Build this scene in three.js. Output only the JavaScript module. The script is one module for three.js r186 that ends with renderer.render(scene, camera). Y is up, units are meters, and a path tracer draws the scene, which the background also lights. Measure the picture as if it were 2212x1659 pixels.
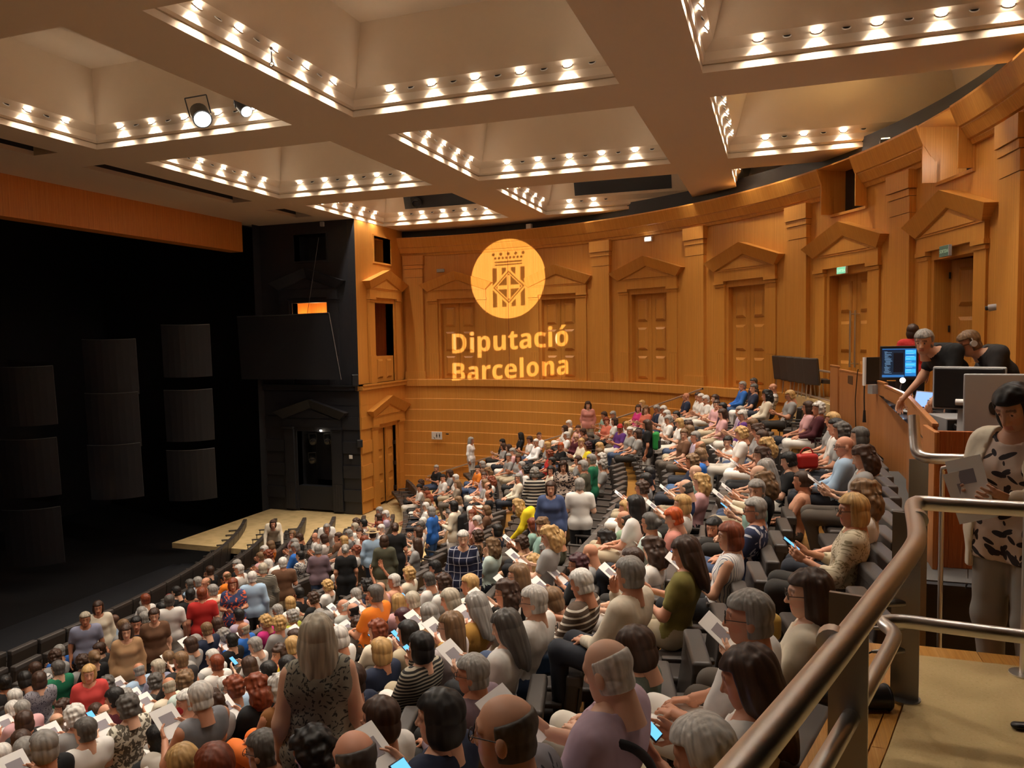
import * as THREE from 'three';
import { mergeGeometries } from 'three/addons/utils/BufferGeometryUtils.js';
import { RoundedBoxGeometry } from 'three/addons/geometries/RoundedBoxGeometry.js';
import { FontLoader } from 'three/addons/loaders/FontLoader.js';
import { RectAreaLightUniformsLib } from 'three/addons/lights/RectAreaLightUniformsLib.js';

// ------------------------------------------------------------------ camera, background, exposure
// Origin = the photographer's eye in a doorway of the round hall's back wall. -X is towards the stage, -Z across the hall. Metres.
const scene = new THREE.Scene();
const D2R = Math.PI / 180;
const camera = new THREE.PerspectiveCamera(53.29, 2212 / 1659, 0.05, 120);
camera.rotation.order = 'YXZ';
camera.rotation.set(-3.492 * D2R, 19.293 * D2R, -0.944 * D2R);
camera.position.set(0, 0, 0);
scene.background = new THREE.Color(0, 0, 0);           // a closed hall at night: no daylight
const renderer = new THREE.WebGLRenderer({ antialias: true });
renderer.toneMapping = THREE.LinearToneMapping;
renderer.toneMappingExposure = 2.0;
renderer.shadowMap.enabled = true;
RectAreaLightUniformsLib.init();
const LAMP = { color: new THREE.Color(1, 0.88, 0.74), power: 5.2, angle: 56 * D2R, penumbra: 0.75 };   // every recessed ceiling lamp
const PROJECTOR = { color: new THREE.Color(1, 0.84, 0.6), power: 2100 };

// ------------------------------------------------------------------ the hall's measures
const HC = new THREE.Vector2(-11.53, -11.49), RW = 15.07;      // the round wall: centre (x, z) and radius
const RC = new THREE.Vector2(-30, -11.49);                     // centre of the seat rows
const LED = -1.535, FLOOR = -5.97, CEIL = 4.09;                // upper walkway, front floor, ceiling
const XW = -13.606, ZB = -22.98, XH = -17.45;                  // wood wall beside the stage, its black return, proscenium
const ROW_R = [], ROW_Y = [];
for (let i = 0; i < 9; i++) { ROW_R.push(31.2 - 1.005 * i); ROW_Y.push(-2.49 - 0.395 * i); }
[21.85, 20.95, 20.05, 19.1, 18.15, 17.2, 16.2].forEach((r, i) => { ROW_R.push(r); ROW_Y.push(-6.05 - 0.1 * i); });

// ------------------------------------------------------------------ helpers
let seed = 7;
const rnd = () => { seed = (seed + 0x6d2b79f5) | 0; let t = Math.imul(seed ^ (seed >>> 15), 1 | seed); t = (t + Math.imul(t ^ (t >>> 7), 61 | t)) ^ t; return ((t ^ (t >>> 14)) >>> 0) / 4294967296; };
const V = (x, y, z) => new THREE.Vector3(x, y, z);
const used = new Map();
function numbered(name) { const n = used.get(name) ?? 0; used.set(name, n + 1); return n ? name + '_' + String(n).padStart(3, '0') : name; }
const partCount = new WeakMap();
function partName(parent, name) { const m = partCount.get(parent) ?? new Map(); partCount.set(parent, m); const n = m.get(name) ?? 0; m.set(name, n + 1); return n ? name + '_' + String(n).padStart(3, '0') : name; }
function tag(o, label, category, group, kind) { o.userData = { label, category }; if (group) o.userData.group = group; if (kind) o.userData.kind = kind; return o; }
function thing(name, label, category, pos, turn = 0, group) {
  const o = new THREE.Group(); o.name = numbered(name); scene.add(o);
  o.position.copy(pos); o.rotation.y = turn; return tag(o, label, category, group);
}
function structure(name, pos = V(0, 0, 0), turn = 0) { const o = new THREE.Group(); o.name = numbered(name); o.userData.kind = 'structure'; o.position.copy(pos); o.rotation.y = turn; scene.add(o); return o; }
function mesh(name, g, m, parent) {
  const geo = Array.isArray(g) ? join(g) : g;
  const o = new THREE.Mesh(geo, m); o.castShadow = o.receiveShadow = true;
  o.name = parent ? partName(parent, name) : numbered(name);
  (parent ?? scene).add(o); return o;
}
function single(name, g, m, label, category, pos, turn = 0, group) { const o = mesh(name, g, m); o.position.copy(pos); o.rotation.y = turn; return tag(o, label, category, group); }
function plain(g) {                                              // non-indexed, position/normal/uv only
  let n = g.index ? g.toNonIndexed() : g;
  for (const k of Object.keys(n.attributes)) if (!['position', 'normal', 'uv'].includes(k)) n.deleteAttribute(k);
  if (!n.attributes.normal) n.computeVertexNormals();
  if (!n.attributes.uv) n.setAttribute('uv', new THREE.BufferAttribute(new Float32Array(n.attributes.position.count * 2), 2));
  return n;
}
function join(list) { return mergeGeometries(list.flat(3).map(plain)); }
function metric(g) {                                             // uv in metres, looked up across the face's main axis
  const n = plain(g), p = n.attributes.position, q = n.attributes.normal, uv = n.attributes.uv;
  for (let i = 0; i < p.count; i++) {
    const ax = Math.abs(q.getX(i)), ay = Math.abs(q.getY(i)), az = Math.abs(q.getZ(i));
    if (ay > ax && ay > az) uv.setXY(i, p.getX(i), p.getZ(i)); else if (ax > az) uv.setXY(i, p.getZ(i), p.getY(i)); else uv.setXY(i, p.getX(i), p.getY(i));
  }
  return n;
}
const box = (w, h, d, x = 0, y = 0, z = 0, ry = 0) => metric(new THREE.BoxGeometry(w, h, d)).rotateY(ry).translate(x, y, z);
const rbox = (w, h, d, r, x = 0, y = 0, z = 0, s = 2) => metric(new RoundedBoxGeometry(w, h, d, s, r)).translate(x, y, z);
const span = (x0, x1, y0, y1, z0, z1) => box(Math.abs(x1 - x0), Math.abs(y1 - y0), Math.abs(z1 - z0), (x0 + x1) / 2, (y0 + y1) / 2, (z0 + z1) / 2);
function rod(a, b, r, r2 = r, n = 10) {
  const d = b.clone().sub(a), g = new THREE.CylinderGeometry(r2, r, d.length(), n);
  g.applyQuaternion(new THREE.Quaternion().setFromUnitVectors(V(0, 1, 0), d.clone().normalize()));
  return g.translate((a.x + b.x) / 2, (a.y + b.y) / 2, (a.z + b.z) / 2);
}
const pipe = (pts, r, seg = 40, n = 10, tension = 0.1) => new THREE.TubeGeometry(new THREE.CatmullRomCurve3(pts, false, 'catmullrom', tension), seg, r, n);
const ball = (r, x, y, z, sx = 1, sy = 1, sz = 1, n = 12) => new THREE.SphereGeometry(r, n, Math.ceil(n * 0.7)).scale(sx, sy, sz).translate(x, y, z);
function polys(faces) {                                          // flat faces given as lists of points
  const pos = [];
  for (const f of faces) for (let i = 1; i + 1 < f.length; i++) pos.push(...f[0].toArray(), ...f[i].toArray(), ...f[i + 1].toArray());
  const g = new THREE.BufferGeometry(); g.setAttribute('position', new THREE.Float32BufferAttribute(pos, 3)); g.computeVertexNormals();
  return metric(g);
}
function sheet(points, depth) { const g = new THREE.ExtrudeGeometry(new THREE.Shape(points.map((p) => new THREE.Vector2(...p))), { depth, bevelEnabled: false }); return metric(g); }
const onArc = (a, r, y) => V(HC.x + r * Math.cos(a * D2R), y, HC.y - r * Math.sin(a * D2R));        // a in degrees from +X towards -Z
const faceIn = (a) => Math.atan2(-Math.cos(a * D2R), Math.sin(a * D2R));                            // turn that looks at the hall's centre
// A profile [r, y] swept round the centre from angle a0 to a1; the side on the left of the profile's run shows.
function sweep(profile, a0, a1, step = 1.5, c = HC) {
  const n = Math.max(1, Math.ceil(Math.abs(a1 - a0) / step)), pos = [], nor = [], uv = []; let v = 0;
  for (let k = 0; k + 1 < profile.length; k++) {
    const [r0, y0] = profile[k], [r1, y1] = profile[k + 1], L = Math.hypot(r1 - r0, y1 - y0); if (L < 1e-6) continue;
    const nr = -(y1 - y0) / L, ny = (r1 - r0) / L;
    for (let i = 0; i < n; i++) {
      const A = (a0 + (a1 - a0) * i / n) * D2R, B = (a0 + (a1 - a0) * (i + 1) / n) * D2R;
      const P = (r, y, t) => [c.x + r * Math.cos(t), y, c.y - r * Math.sin(t)], N = (t) => [nr * Math.cos(t), ny, -nr * Math.sin(t)];
      const q = [[r0, y0, A, v], [r0, y0, B, v], [r1, y1, B, v + L], [r0, y0, A, v], [r1, y1, B, v + L], [r1, y1, A, v + L]];
      if (a1 > a0) q.reverse();
      for (const [r, y, t, w] of q) { pos.push(...P(r, y, t)); nor.push(...N(t)); uv.push(t * 15, w + y0); }
    }
    v += 0;
  }
  const g = new THREE.BufferGeometry();
  g.setAttribute('position', new THREE.Float32BufferAttribute(pos, 3)); g.setAttribute('normal', new THREE.Float32BufferAttribute(nor, 3)); g.setAttribute('uv', new THREE.Float32BufferAttribute(uv, 2));
  return g;
}

// ------------------------------------------------------------------ materials
function canvas(w, h, draw) { const c = document.createElement('canvas'); c.width = w; c.height = h; draw(c.getContext('2d'), w, h); const t = new THREE.CanvasTexture(c); t.colorSpace = THREE.SRGBColorSpace; t.wrapS = t.wrapT = THREE.RepeatWrapping; return t; }
function grain(w, h, base, dark, streaks, strength, wobble = 3) {                 // veneer: fine vertical fibres over slow tone changes
  return canvas(w, h, (c) => {
    c.fillStyle = base; c.fillRect(0, 0, w, h);
    for (let i = 0; i < streaks; i++) {
      const x = rnd() * w, a = strength * rnd() * rnd(), L = h * (0.2 + 0.8 * rnd()), y = rnd() * h;
      c.strokeStyle = (rnd() < 0.6 ? dark : '#ffe0a8') + Math.round(a * 255).toString(16).padStart(2, '0'); c.lineWidth = 0.5 + rnd() * 1.6;
      for (const o of [0, -h]) { c.beginPath(); c.moveTo(x, y + o); c.bezierCurveTo(x + wobble * (rnd() - 0.5), y + o + L / 3, x + wobble * (rnd() - 0.5), y + o + L * 2 / 3, x, y + o + L); c.stroke(); }
    }
  });
}
const std = (o) => new THREE.MeshStandardMaterial(o);
function tiled(t, su, sv = su) { const k = t.clone(); k.repeat.set(1 / su, 1 / sv); k.needsUpdate = true; return k; }
const veneerT = grain(512, 512, '#cb8f45', '#7a4a18', 1500, 0.22);
const deskT = grain(512, 1024, '#b5733c', '#5d2e12', 900, 0.4, 40);
const boardT = grain(256, 512, '#d09a4c', '#80501c', 500, 0.3);
const noiseT = (lo, hi, n = 128) => { const d = new Uint8Array(n * n * 4); for (let i = 0; i < n * n; i++) { const v = lo + (hi - lo) * rnd(); d[i * 4] = d[i * 4 + 1] = d[i * 4 + 2] = v; d[i * 4 + 3] = 255; } const t = new THREE.DataTexture(d, n, n); t.wrapS = t.wrapT = THREE.RepeatWrapping; t.magFilter = THREE.LinearFilter; t.needsUpdate = true; return t; };
const specks = noiseT(90, 200);
const carpetT = canvas(512, 512, (c, w, h) => {
  c.fillStyle = '#d8bd88'; c.fillRect(0, 0, w, h);
  for (let i = 0; i < 9000; i++) { const v = rnd(); c.fillStyle = v < 0.5 ? 'rgba(120,90,45,0.10)' : 'rgba(255,240,205,0.12)'; c.fillRect(rnd() * w, rnd() * h, 2, 2); }
  for (let i = 0; i < 40; i++) { const x = rnd() * w, y = rnd() * h, r = 20 + rnd() * 70; const g = c.createRadialGradient(x, y, 0, x, y, r); g.addColorStop(0, 'rgba(110,85,45,0.10)'); g.addColorStop(1, 'rgba(110,85,45,0)'); c.fillStyle = g; c.fillRect(x - r, y - r, 2 * r, 2 * r); }
});
const M = {
  wood: std({ map: tiled(veneerT, 1.6, 2.4), roughness: 0.42, color: new THREE.Color(1.02, 0.94, 0.72) }),
  door: std({ map: tiled(veneerT, 1.1, 2.0), roughness: 0.4, color: new THREE.Color(1.0, 0.92, 0.68) }),
  header: std({ map: tiled(veneerT, 2.4, 1.2), roughness: 0.5, color: new THREE.Color(0.95, 0.68, 0.46) }),
  desk: std({ map: tiled(deskT, 0.9, 1.8), roughness: 0.45 }),
  deskDark: std({ map: tiled(deskT, 1.4, 1.0), roughness: 0.42, color: new THREE.Color(0.82, 0.6, 0.48) }),
  board: [0, 1, 2, 3].map((k) => std({ map: tiled(boardT, 0.5, 1.1), roughness: 0.3, color: new THREE.Color(1 - 0.07 * k, 0.94 - 0.08 * k, 0.86 - 0.09 * k) })),
  stepWood: std({ map: tiled(boardT, 0.5, 1.1), roughness: 0.35, color: new THREE.Color(0.9, 0.82, 0.72) }),
  ceiling: std({ color: new THREE.Color(0.66, 0.535, 0.395), roughness: 0.9, bumpMap: tiled(specks, 0.35), bumpScale: 0.002 }),
  ceilingLip: std({ color: new THREE.Color(0.6, 0.48, 0.35), roughness: 0.9 }),
  black: std({ color: new THREE.Color(0.016, 0.017, 0.021), roughness: 0.62 }),
  blackWall: std({ color: new THREE.Color(0.022, 0.023, 0.028), roughness: 0.5 }),
  rim: std({ color: new THREE.Color(0.16, 0.16, 0.165), roughness: 0.4, metalness: 0.6 }),
  dark: std({ color: new THREE.Color(0.012, 0.012, 0.014), roughness: 0.9 }),
  glassDark: std({ color: new THREE.Color(0.012, 0.012, 0.014), roughness: 0.06 }),
  carpet: std({ map: tiled(carpetT, 1.4), roughness: 0.95, bumpMap: tiled(specks, 0.12), bumpScale: 0.003 }),
  greyCarpet: std({ color: new THREE.Color(0.12, 0.115, 0.11), roughness: 0.95, bumpMap: tiled(specks, 0.1), bumpScale: 0.003 }),
  floor: std({ map: tiled(boardT, 0.6, 1.4), roughness: 0.4, color: new THREE.Color(0.72, 0.66, 0.58) }),
  steel: std({ color: new THREE.Color(0.78, 0.76, 0.73), roughness: 0.36, metalness: 1 }),
  steelDull: std({ color: new THREE.Color(0.3, 0.28, 0.26), roughness: 0.38, metalness: 0.9 }),
  leather: std({ color: new THREE.Color(0.052, 0.042, 0.036), roughness: 0.42, bumpMap: tiled(specks, 0.06), bumpScale: 0.0006 }),
  leatherTop: std({ color: new THREE.Color(0.085, 0.074, 0.067), roughness: 0.4 }),
  shell: std({ color: new THREE.Color(0.06, 0.045, 0.034), roughness: 0.55 }),
  white: std({ color: new THREE.Color(0.8, 0.8, 0.78), roughness: 0.5 }),
  plasticGrey: std({ color: new THREE.Color(0.42, 0.43, 0.44), roughness: 0.4 }),
  blackPlastic: std({ color: new THREE.Color(0.018, 0.018, 0.019), roughness: 0.35 }),
  glow: std({ color: 0xffffff, emissive: new THREE.Color(1, 0.95, 0.86), emissiveIntensity: 14, roughness: 0.4 }),
  paper: std({ color: new THREE.Color(0.82, 0.81, 0.79), roughness: 0.7, side: THREE.DoubleSide }),
};
// ------------------------------------------------------------------ the round wall: banded base, doors with pediments, pilasters, cornice
const DOORS = [89.55, 73.76, 59.7, 44.95, 30.35, 16.07], PILASTERS = [96.06, 81.6, 66.84, 52.3, 37.08, 22.67, 7.97];
const HALF = Math.asin(0.74 / RW) / D2R, WIN = 2.36, WY0 = 2.74;
{
  const w = structure('wall_round');
  const base = [[RW - 0.50, FLOOR - 0.2]];
  const marks = [-5.6, -5.19, -4.78, -4.36, -3.93, -3.51, -3.1, -2.68, -2.27];
  marks.forEach((y, k) => { const r = RW - 0.50 + 0.04 * k; base.push([r, y - 0.015], [r + 0.008, y], [r + 0.04, y + 0.004]); });
  base.push([RW - 0.14, LED - 0.26], [RW - 0.2, LED - 0.255], [RW - 0.2, LED - 0.012], [RW - 0.188, LED], [RW + 0.2, LED]);
  mesh('banded_base', sweep(base, 98.2, -8), M.wood, w);
  const strips = [];
  const edges = [98.2, ...DOORS.flatMap((a) => [a + HALF, a - HALF]), -30];
  for (let k = 0; k < edges.length; k += 2) strips.push(sweep([[RW, LED], [RW, 3.16]], edges[k], edges[k + 1]));
  DOORS.forEach((a, k) => strips.push(sweep([[RW, LED + 2.85], [RW, k > 3 ? WY0 : 3.16]], a + HALF, a - HALF)));
  DOORS.slice(4).forEach((a) => { strips.push(sweep([[RW, WY0], [RW, 3.16]], a + HALF, a + WIN), sweep([[RW, WY0], [RW, 3.16]], a - WIN, a - HALF)); });
  strips.push(sweep([[RW, LED], [RW, 3.16]], -58, -98));
  mesh('upper_wall', strips, M.wood, w);
  // veneer joints: shallow grooves that mark the panels at door head height
  const prof = [[RW + 0.02, 3.13], [RW - 0.06, 3.13], [RW - 0.09, 3.19], [RW - 0.09, 3.21], [RW - 0.14, 3.225], [RW - 0.25, 3.4], [RW - 0.25, 3.42], [RW - 0.29, 3.435], [RW - 0.42, 3.75], [RW - 0.42, 3.79], [RW + 0.12, 3.79]];
  const cuts = [98.2, DOORS[4] + WIN, DOORS[4] - WIN, DOORS[5] + WIN, DOORS[5] - WIN, -98];
  for (let k = 0; k < 6; k += 2) mesh('cornice', sweep(prof, cuts[k], cuts[k + 1]), M.wood, w);
  for (const a of DOORS.slice(4)) {                              // the cut ends of the cornice and the box of the window
    const end = (t) => polys([prof.map(([r, y]) => onArc(t, r, y))]);
    mesh('cornice_end', [end(a + WIN), end(a - WIN)], M.wood, w);
  }
  mesh('frieze_gap', [sweep([[RW + 0.1, 3.78], [RW + 0.1, 4.3]], 98.2, -98)], M.black, w);
  for (const a of PILASTERS) {
    if (a === 81.6) continue;
    const p = new THREE.Group(); p.name = partName(w, 'pilaster'); w.add(p); p.position.copy(onArc(a, RW, LED)); p.rotation.y = faceIn(a);
    const H = 4.68;
    mesh('shaft', [span(-0.36, 0.36, 0.3, 3.85, -0.1, 0.13)], M.wood, p);
    mesh('plinth', [span(-0.4, 0.4, 0, 0.3, -0.1, 0.17)], M.wood, p);
    mesh('capital', [span(-0.365, 0.365, 3.86, 4.17, -0.1, 0.14), span(-0.385, 0.385, 4.18, 4.31, -0.1, 0.165), span(-0.41, 0.41, 4.32, H, -0.1, 0.195)], M.wood, p);
  }
  mesh('panel_seam', [box(0.02, 4.66, 0.012, 0, 0, 0, faceIn(81.6)).translate(...onArc(81.6, RW - 0.004, 0.8).toArray())], M.deskDark, w);
}
// One doorway's woodwork, origin on the walkway in the wall's face, +z into the hall.
const PEDIMENT = (() => {
  const O = [[-1.47, 3.56], [0, 4.03], [1.47, 3.56]], I = [[-1.17, 3.31], [0, 3.72], [1.17, 3.31]], J = [[-0.98, 3.36], [0, 3.66], [0.98, 3.36]];
  const o = (k, z) => V(...O[k], z), i = (k, z) => V(...I[k], z), j = (k, z) => V(...J[k], z);
  const rake = polys([
    [o(0, 0.3), i(0, 0.17), i(1, 0.17), o(1, 0.3)], [o(1, 0.3), i(1, 0.17), i(2, 0.17), o(2, 0.3)],            // sloping faces
    [o(0, 0.3), o(1, 0.3), o(1, 0), o(0, 0)], [o(1, 0.3), o(2, 0.3), o(2, 0), o(1, 0)],                        // tops
    [o(0, 0.3), o(0, 0), i(0, 0), i(0, 0.17)], [o(2, 0.3), i(2, 0.17), i(2, 0), o(2, 0)],                      // ends
    [i(0, 0.17), V(-1.1, 3.315, 0.12), V(0, 3.70, 0.12), i(1, 0.17)], [i(1, 0.17), V(0, 3.70, 0.12), V(1.1, 3.315, 0.12), i(2, 0.17)],
  ]);
  const field = polys([[V(-1.16, 3.31, 0.12), V(1.16, 3.31, 0.12), V(0, 3.71, 0.12)]]);
  const inner = sheet([[-0.9, 3.345], [0.9, 3.345], [0, 3.63]], 0.03).translate(0, 0, 0.115);
  return { rake, tympanum: [field, inner] };
})();
const raised = (() => {                                          // one fielded panel of a door leaf, 0.44 x 0.72, its sloping border proud of the leaf
  const a = [[-0.2, -0.36], [0.2, -0.36], [0.2, 0.36], [-0.2, 0.36]], b = [[-0.13, -0.29], [0.13, -0.29], [0.13, 0.29], [-0.13, 0.29]], f = [];
  for (let k = 0; k < 4; k++) { const n = (k + 1) % 4; f.push([V(...a[k], 0.012), V(...a[n], 0.012), V(...b[n], 0.055), V(...b[k], 0.055)], [V(...a[k], 0), V(...a[n], 0), V(...a[n], 0.012), V(...a[k], 0.012)]); }
  f.push(b.map((q) => V(...q, 0.055))); return polys(f);
})();
const jambG = () => [span(-1.165, -0.79, 0, 3.0, -0.2, 0.1), span(0.79, 1.165, 0, 3.0, -0.2, 0.1)];
function surround(o, m, { door = 'closed', top = 2.85, plinths = true } = {}) {
  mesh('pediment', PEDIMENT.rake, m, o); mesh('tympanum', PEDIMENT.tympanum, m, o);
  mesh('entablature', [span(-1.18, 1.18, 3.02, 3.31, -0.05, 0.13), span(-1.2, 1.2, 3.3, 3.315, -0.05, 0.15)], m, o);
  for (const s of [-1, 1]) {
    const x0 = s * 0.79, x1 = s * 1.165;
    mesh('jamb', [span(x0, x1, plinths ? 0.98 : 0, 2.86, -0.25, 0.09)], m, o);
    mesh('jamb_cap', [span(x0 - s * 0.01, x1 + s * 0.02, 2.86, 2.93, -0.2, 0.115), span(x0 - s * 0.01, x1 + s * 0.04, 2.94, 3.02, -0.2, 0.15)], m, o);
    if (plinths) for (let k = 0; k < 4; k++) mesh('jamb_strip', span(x0 + s * (k * 0.097 - 0.01), x0 + s * (k * 0.097 + 0.082), 0, 0.975, -0.25, 0.105), m, o);
    mesh('reveal', [span(s * 0.7, s * 0.79, 0, top + 0.02, -0.3, 0.02)], m, o);
  }
  mesh('door_head', [span(-0.79, 0.79, top, 3.02, -0.3, 0.03)], m, o);
}
function leaves(o, m, z = -0.14, rows = 3) {
  for (const s of [-1, 1]) {
    const leaf = mesh('door_leaf', span(s * 0.006, s * 0.7, 0.01, 2.85, z - 0.06, z), m, o);
    for (let k = 0; k < rows; k++) { const p = mesh('panel', raised, m, leaf); p.position.set(s * 0.36, 0.5 + k * 0.93, z); if (k === 2) p.position.y = 2.34; if (k === 1) p.position.y = 1.42; }
  }
}
DOORS.forEach((a, k) => {
  const o = structure('door_' + (k + 1), onArc(a, RW, LED), faceIn(a));
  surround(o, k === 1 || k === 0 ? M.wood : M.door);
  if (k < 5) leaves(o, M.door, k === 4 ? -0.22 : -0.14);
  if (k === 4) {                                                 // two long pull bars
    for (const s of [-1, 1]) { const h = mesh('pull_handle', [rod(V(s * 0.09, 0.72, -0.12), V(s * 0.09, 2.02, -0.12), 0.022), rod(V(s * 0.09, 0.8, -0.12), V(s * 0.09, 0.8, -0.22), 0.014), rod(V(s * 0.09, 1.94, -0.12), V(s * 0.09, 1.94, -0.22), 0.014)], M.steel, o); h.userData.label = 'tall steel pull bar'; }
  }
  if (k === 5) {                                                 // one leaf stands open into a dark lobby
    const leaf = mesh('door_leaf', span(0, 0.7, 0.01, 2.85, -0.06, 0), M.door, o); leaf.position.set(-0.7, 0, -0.3); leaf.rotation.y = 0.5;
    for (let r = 0; r < 3; r++) { const p = mesh('panel', raised, M.door, leaf); p.position.set(0.36, [0.5, 1.42, 2.34][r], 0); }
    mesh('hinge', [rod(V(-0.69, 0.5, -0.27), V(-0.69, 0.62, -0.27), 0.018), rod(V(-0.69, 1.5, -0.27), V(-0.69, 1.62, -0.27), 0.018), rod(V(-0.69, 2.5, -0.27), V(-0.69, 2.62, -0.27), 0.018)], M.blackPlastic, o);
    mesh('lobby', [span(-1.4, 1.4, -0.05, 0, -2.4, -0.3), span(-1.4, 1.4, 0, 3, -2.45, -2.4), span(-1.45, -1.4, 0, 3, -2.4, -0.3), span(1.4, 1.45, 0, 3, -2.4, -0.3), span(-1.4, 1.4, 3, 3.05, -2.4, -0.3)], M.deskDark, o);
  }
});
DOORS.slice(4).forEach((a, k) => {                               // lighting windows that cut through the cornice
  const o = structure('window_' + (k + 1), onArc(a, RW, WY0), faceIn(a)), h = 1.02, x = 0.62;
  mesh('window_frame', [span(-x - 0.02, x + 0.02, -0.06, 0, -0.02, 0.05), span(-x - 0.05, -x, -0.06, 0.5, -0.02, 0.04), span(x, x + 0.05, -0.06, 0.5, -0.02, 0.04)], M.wood, o);
  mesh('window_reveal', [span(-x - 0.03, -x, 0, h, -0.5, 0.3), span(x, x + 0.03, 0, h, -0.5, 0.3), span(-x, x, -0.04, 0, -0.6, 0.0), span(-x, x, h, h + 0.03, -0.6, 0.4)], M.wood, o);
  mesh('booth', [span(-x, x, 0, h, -1.6, -1.55), span(-x - 0.04, -x, 0, h, -1.6, -0.5), span(x, x + 0.04, 0, h, -1.6, -0.5), span(-x, x, h, h + 0.03, -1.6, -0.5), span(-x, x, -0.04, 0, -1.6, -0.5)], M.dark, o);
  mesh('pane', span(-x, x, 0.0, h, -0.34, -0.33), k === 0 ? M.glassDark : M.dark, o).position.z = k === 0 ? 0 : -1.0;
});
// ------------------------------------------------------------------ wood wall beside the stage (faces +X) and its black return (faces +Z)
function flatWall(o, m, w, opts) {                               // origin: centre line, upper walkway height; +z into the hall; w = half width
  const { up, low, win } = opts;
  const H = CEIL - LED, F = FLOOR - LED - 0.2;
  const x0 = -w[0], x1 = w[1];
  const g = [];
  // upper storey round the niche and the window
  g.push(span(x0, -0.7, 0, 4.3, -0.3, 0), span(0.7, x1, 0, 4.3, -0.3, 0), span(-0.7, 0.7, 2.87, 4.3, -0.3, 0), span(-0.7, 0.7, 0, 0.93, -0.3, -0.03));
  g.push(span(x0, win[0], 4.3, H + 0.2, -0.3, 0), span(win[1], x1, 4.3, H + 0.2, -0.3, 0), span(win[0], win[1], 5.21, H + 0.2, -0.3, 0));
  // lower storey round the doorway
  const t = -1.65;
  g.push(span(x0, -0.7, F, -0.2, -0.3, -0.02), span(0.7, x1, F, -0.2, -0.3, -0.02), span(-0.7, 0.7, t, -0.2, -0.3, -0.02));
  mesh('wall_face', g, m, o);
  mesh('ledge', [span(x0, x1 - 0.05, -0.2, 0, -0.3, 0.16), span(x0, x1 - 0.05, -0.06, 0, -0.3, 0.2)], m, o);
  const marks = [-0.72, -1.13, -1.56, -1.98, -2.39, -2.82, -3.25, -3.66, -4.07, -4.5];
  marks.forEach((y, k) => {                                      // rustication: every second course stands proud
    const d = k % 2 ? 0.025 : 0.075, yt = k ? marks[k - 1] : -0.22;
    if (k < 2) { mesh('course', span(x0, x1, y, yt, -0.2, d + (k ? 0.02 : -0.02)), m, o); return; }
    mesh('course', span(x0, -1.2, y, yt, -0.2, d), m, o); mesh('course', span(1.2, x1, y, yt, -0.2, d), m, o);
  });
  mesh('window_frame', [span(win[0] - 0.05, win[1] + 0.05, 4.24, 4.3, -0.1, 0.04), span(win[0] - 0.05, win[1] + 0.05, 5.21, 5.26, -0.1, 0.04), span(win[0] - 0.05, win[0], 4.3, 5.21, -0.1, 0.04), span(win[1], win[1] + 0.05, 4.3, 5.21, -0.1, 0.04)], m, o);
  mesh('window_box', [span(win[0], win[1], 4.3, 5.21, -0.9, -0.85)], M.dark, o);
  mesh('window_reveal', [span(win[0] - 0.03, win[0], 4.3, 5.21, -0.86, -0.1), span(win[1], win[1] + 0.03, 4.3, 5.21, -0.86, -0.1), span(win[0], win[1], 4.27, 4.3, -0.86, -0.1), span(win[0], win[1], 5.21, 5.24, -0.86, -0.1)], m, o);
  const a = new THREE.Group(); a.name = 'niche'; o.add(a); surround(a, m, { top: 2.85 });
  const b = new THREE.Group(); b.name = 'doorway'; b.position.y = -4.44; b.scale.y = 0.976; o.add(b); surround(b, m, { top: 2.85, plinths: true });
  return [a, b];
}
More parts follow.
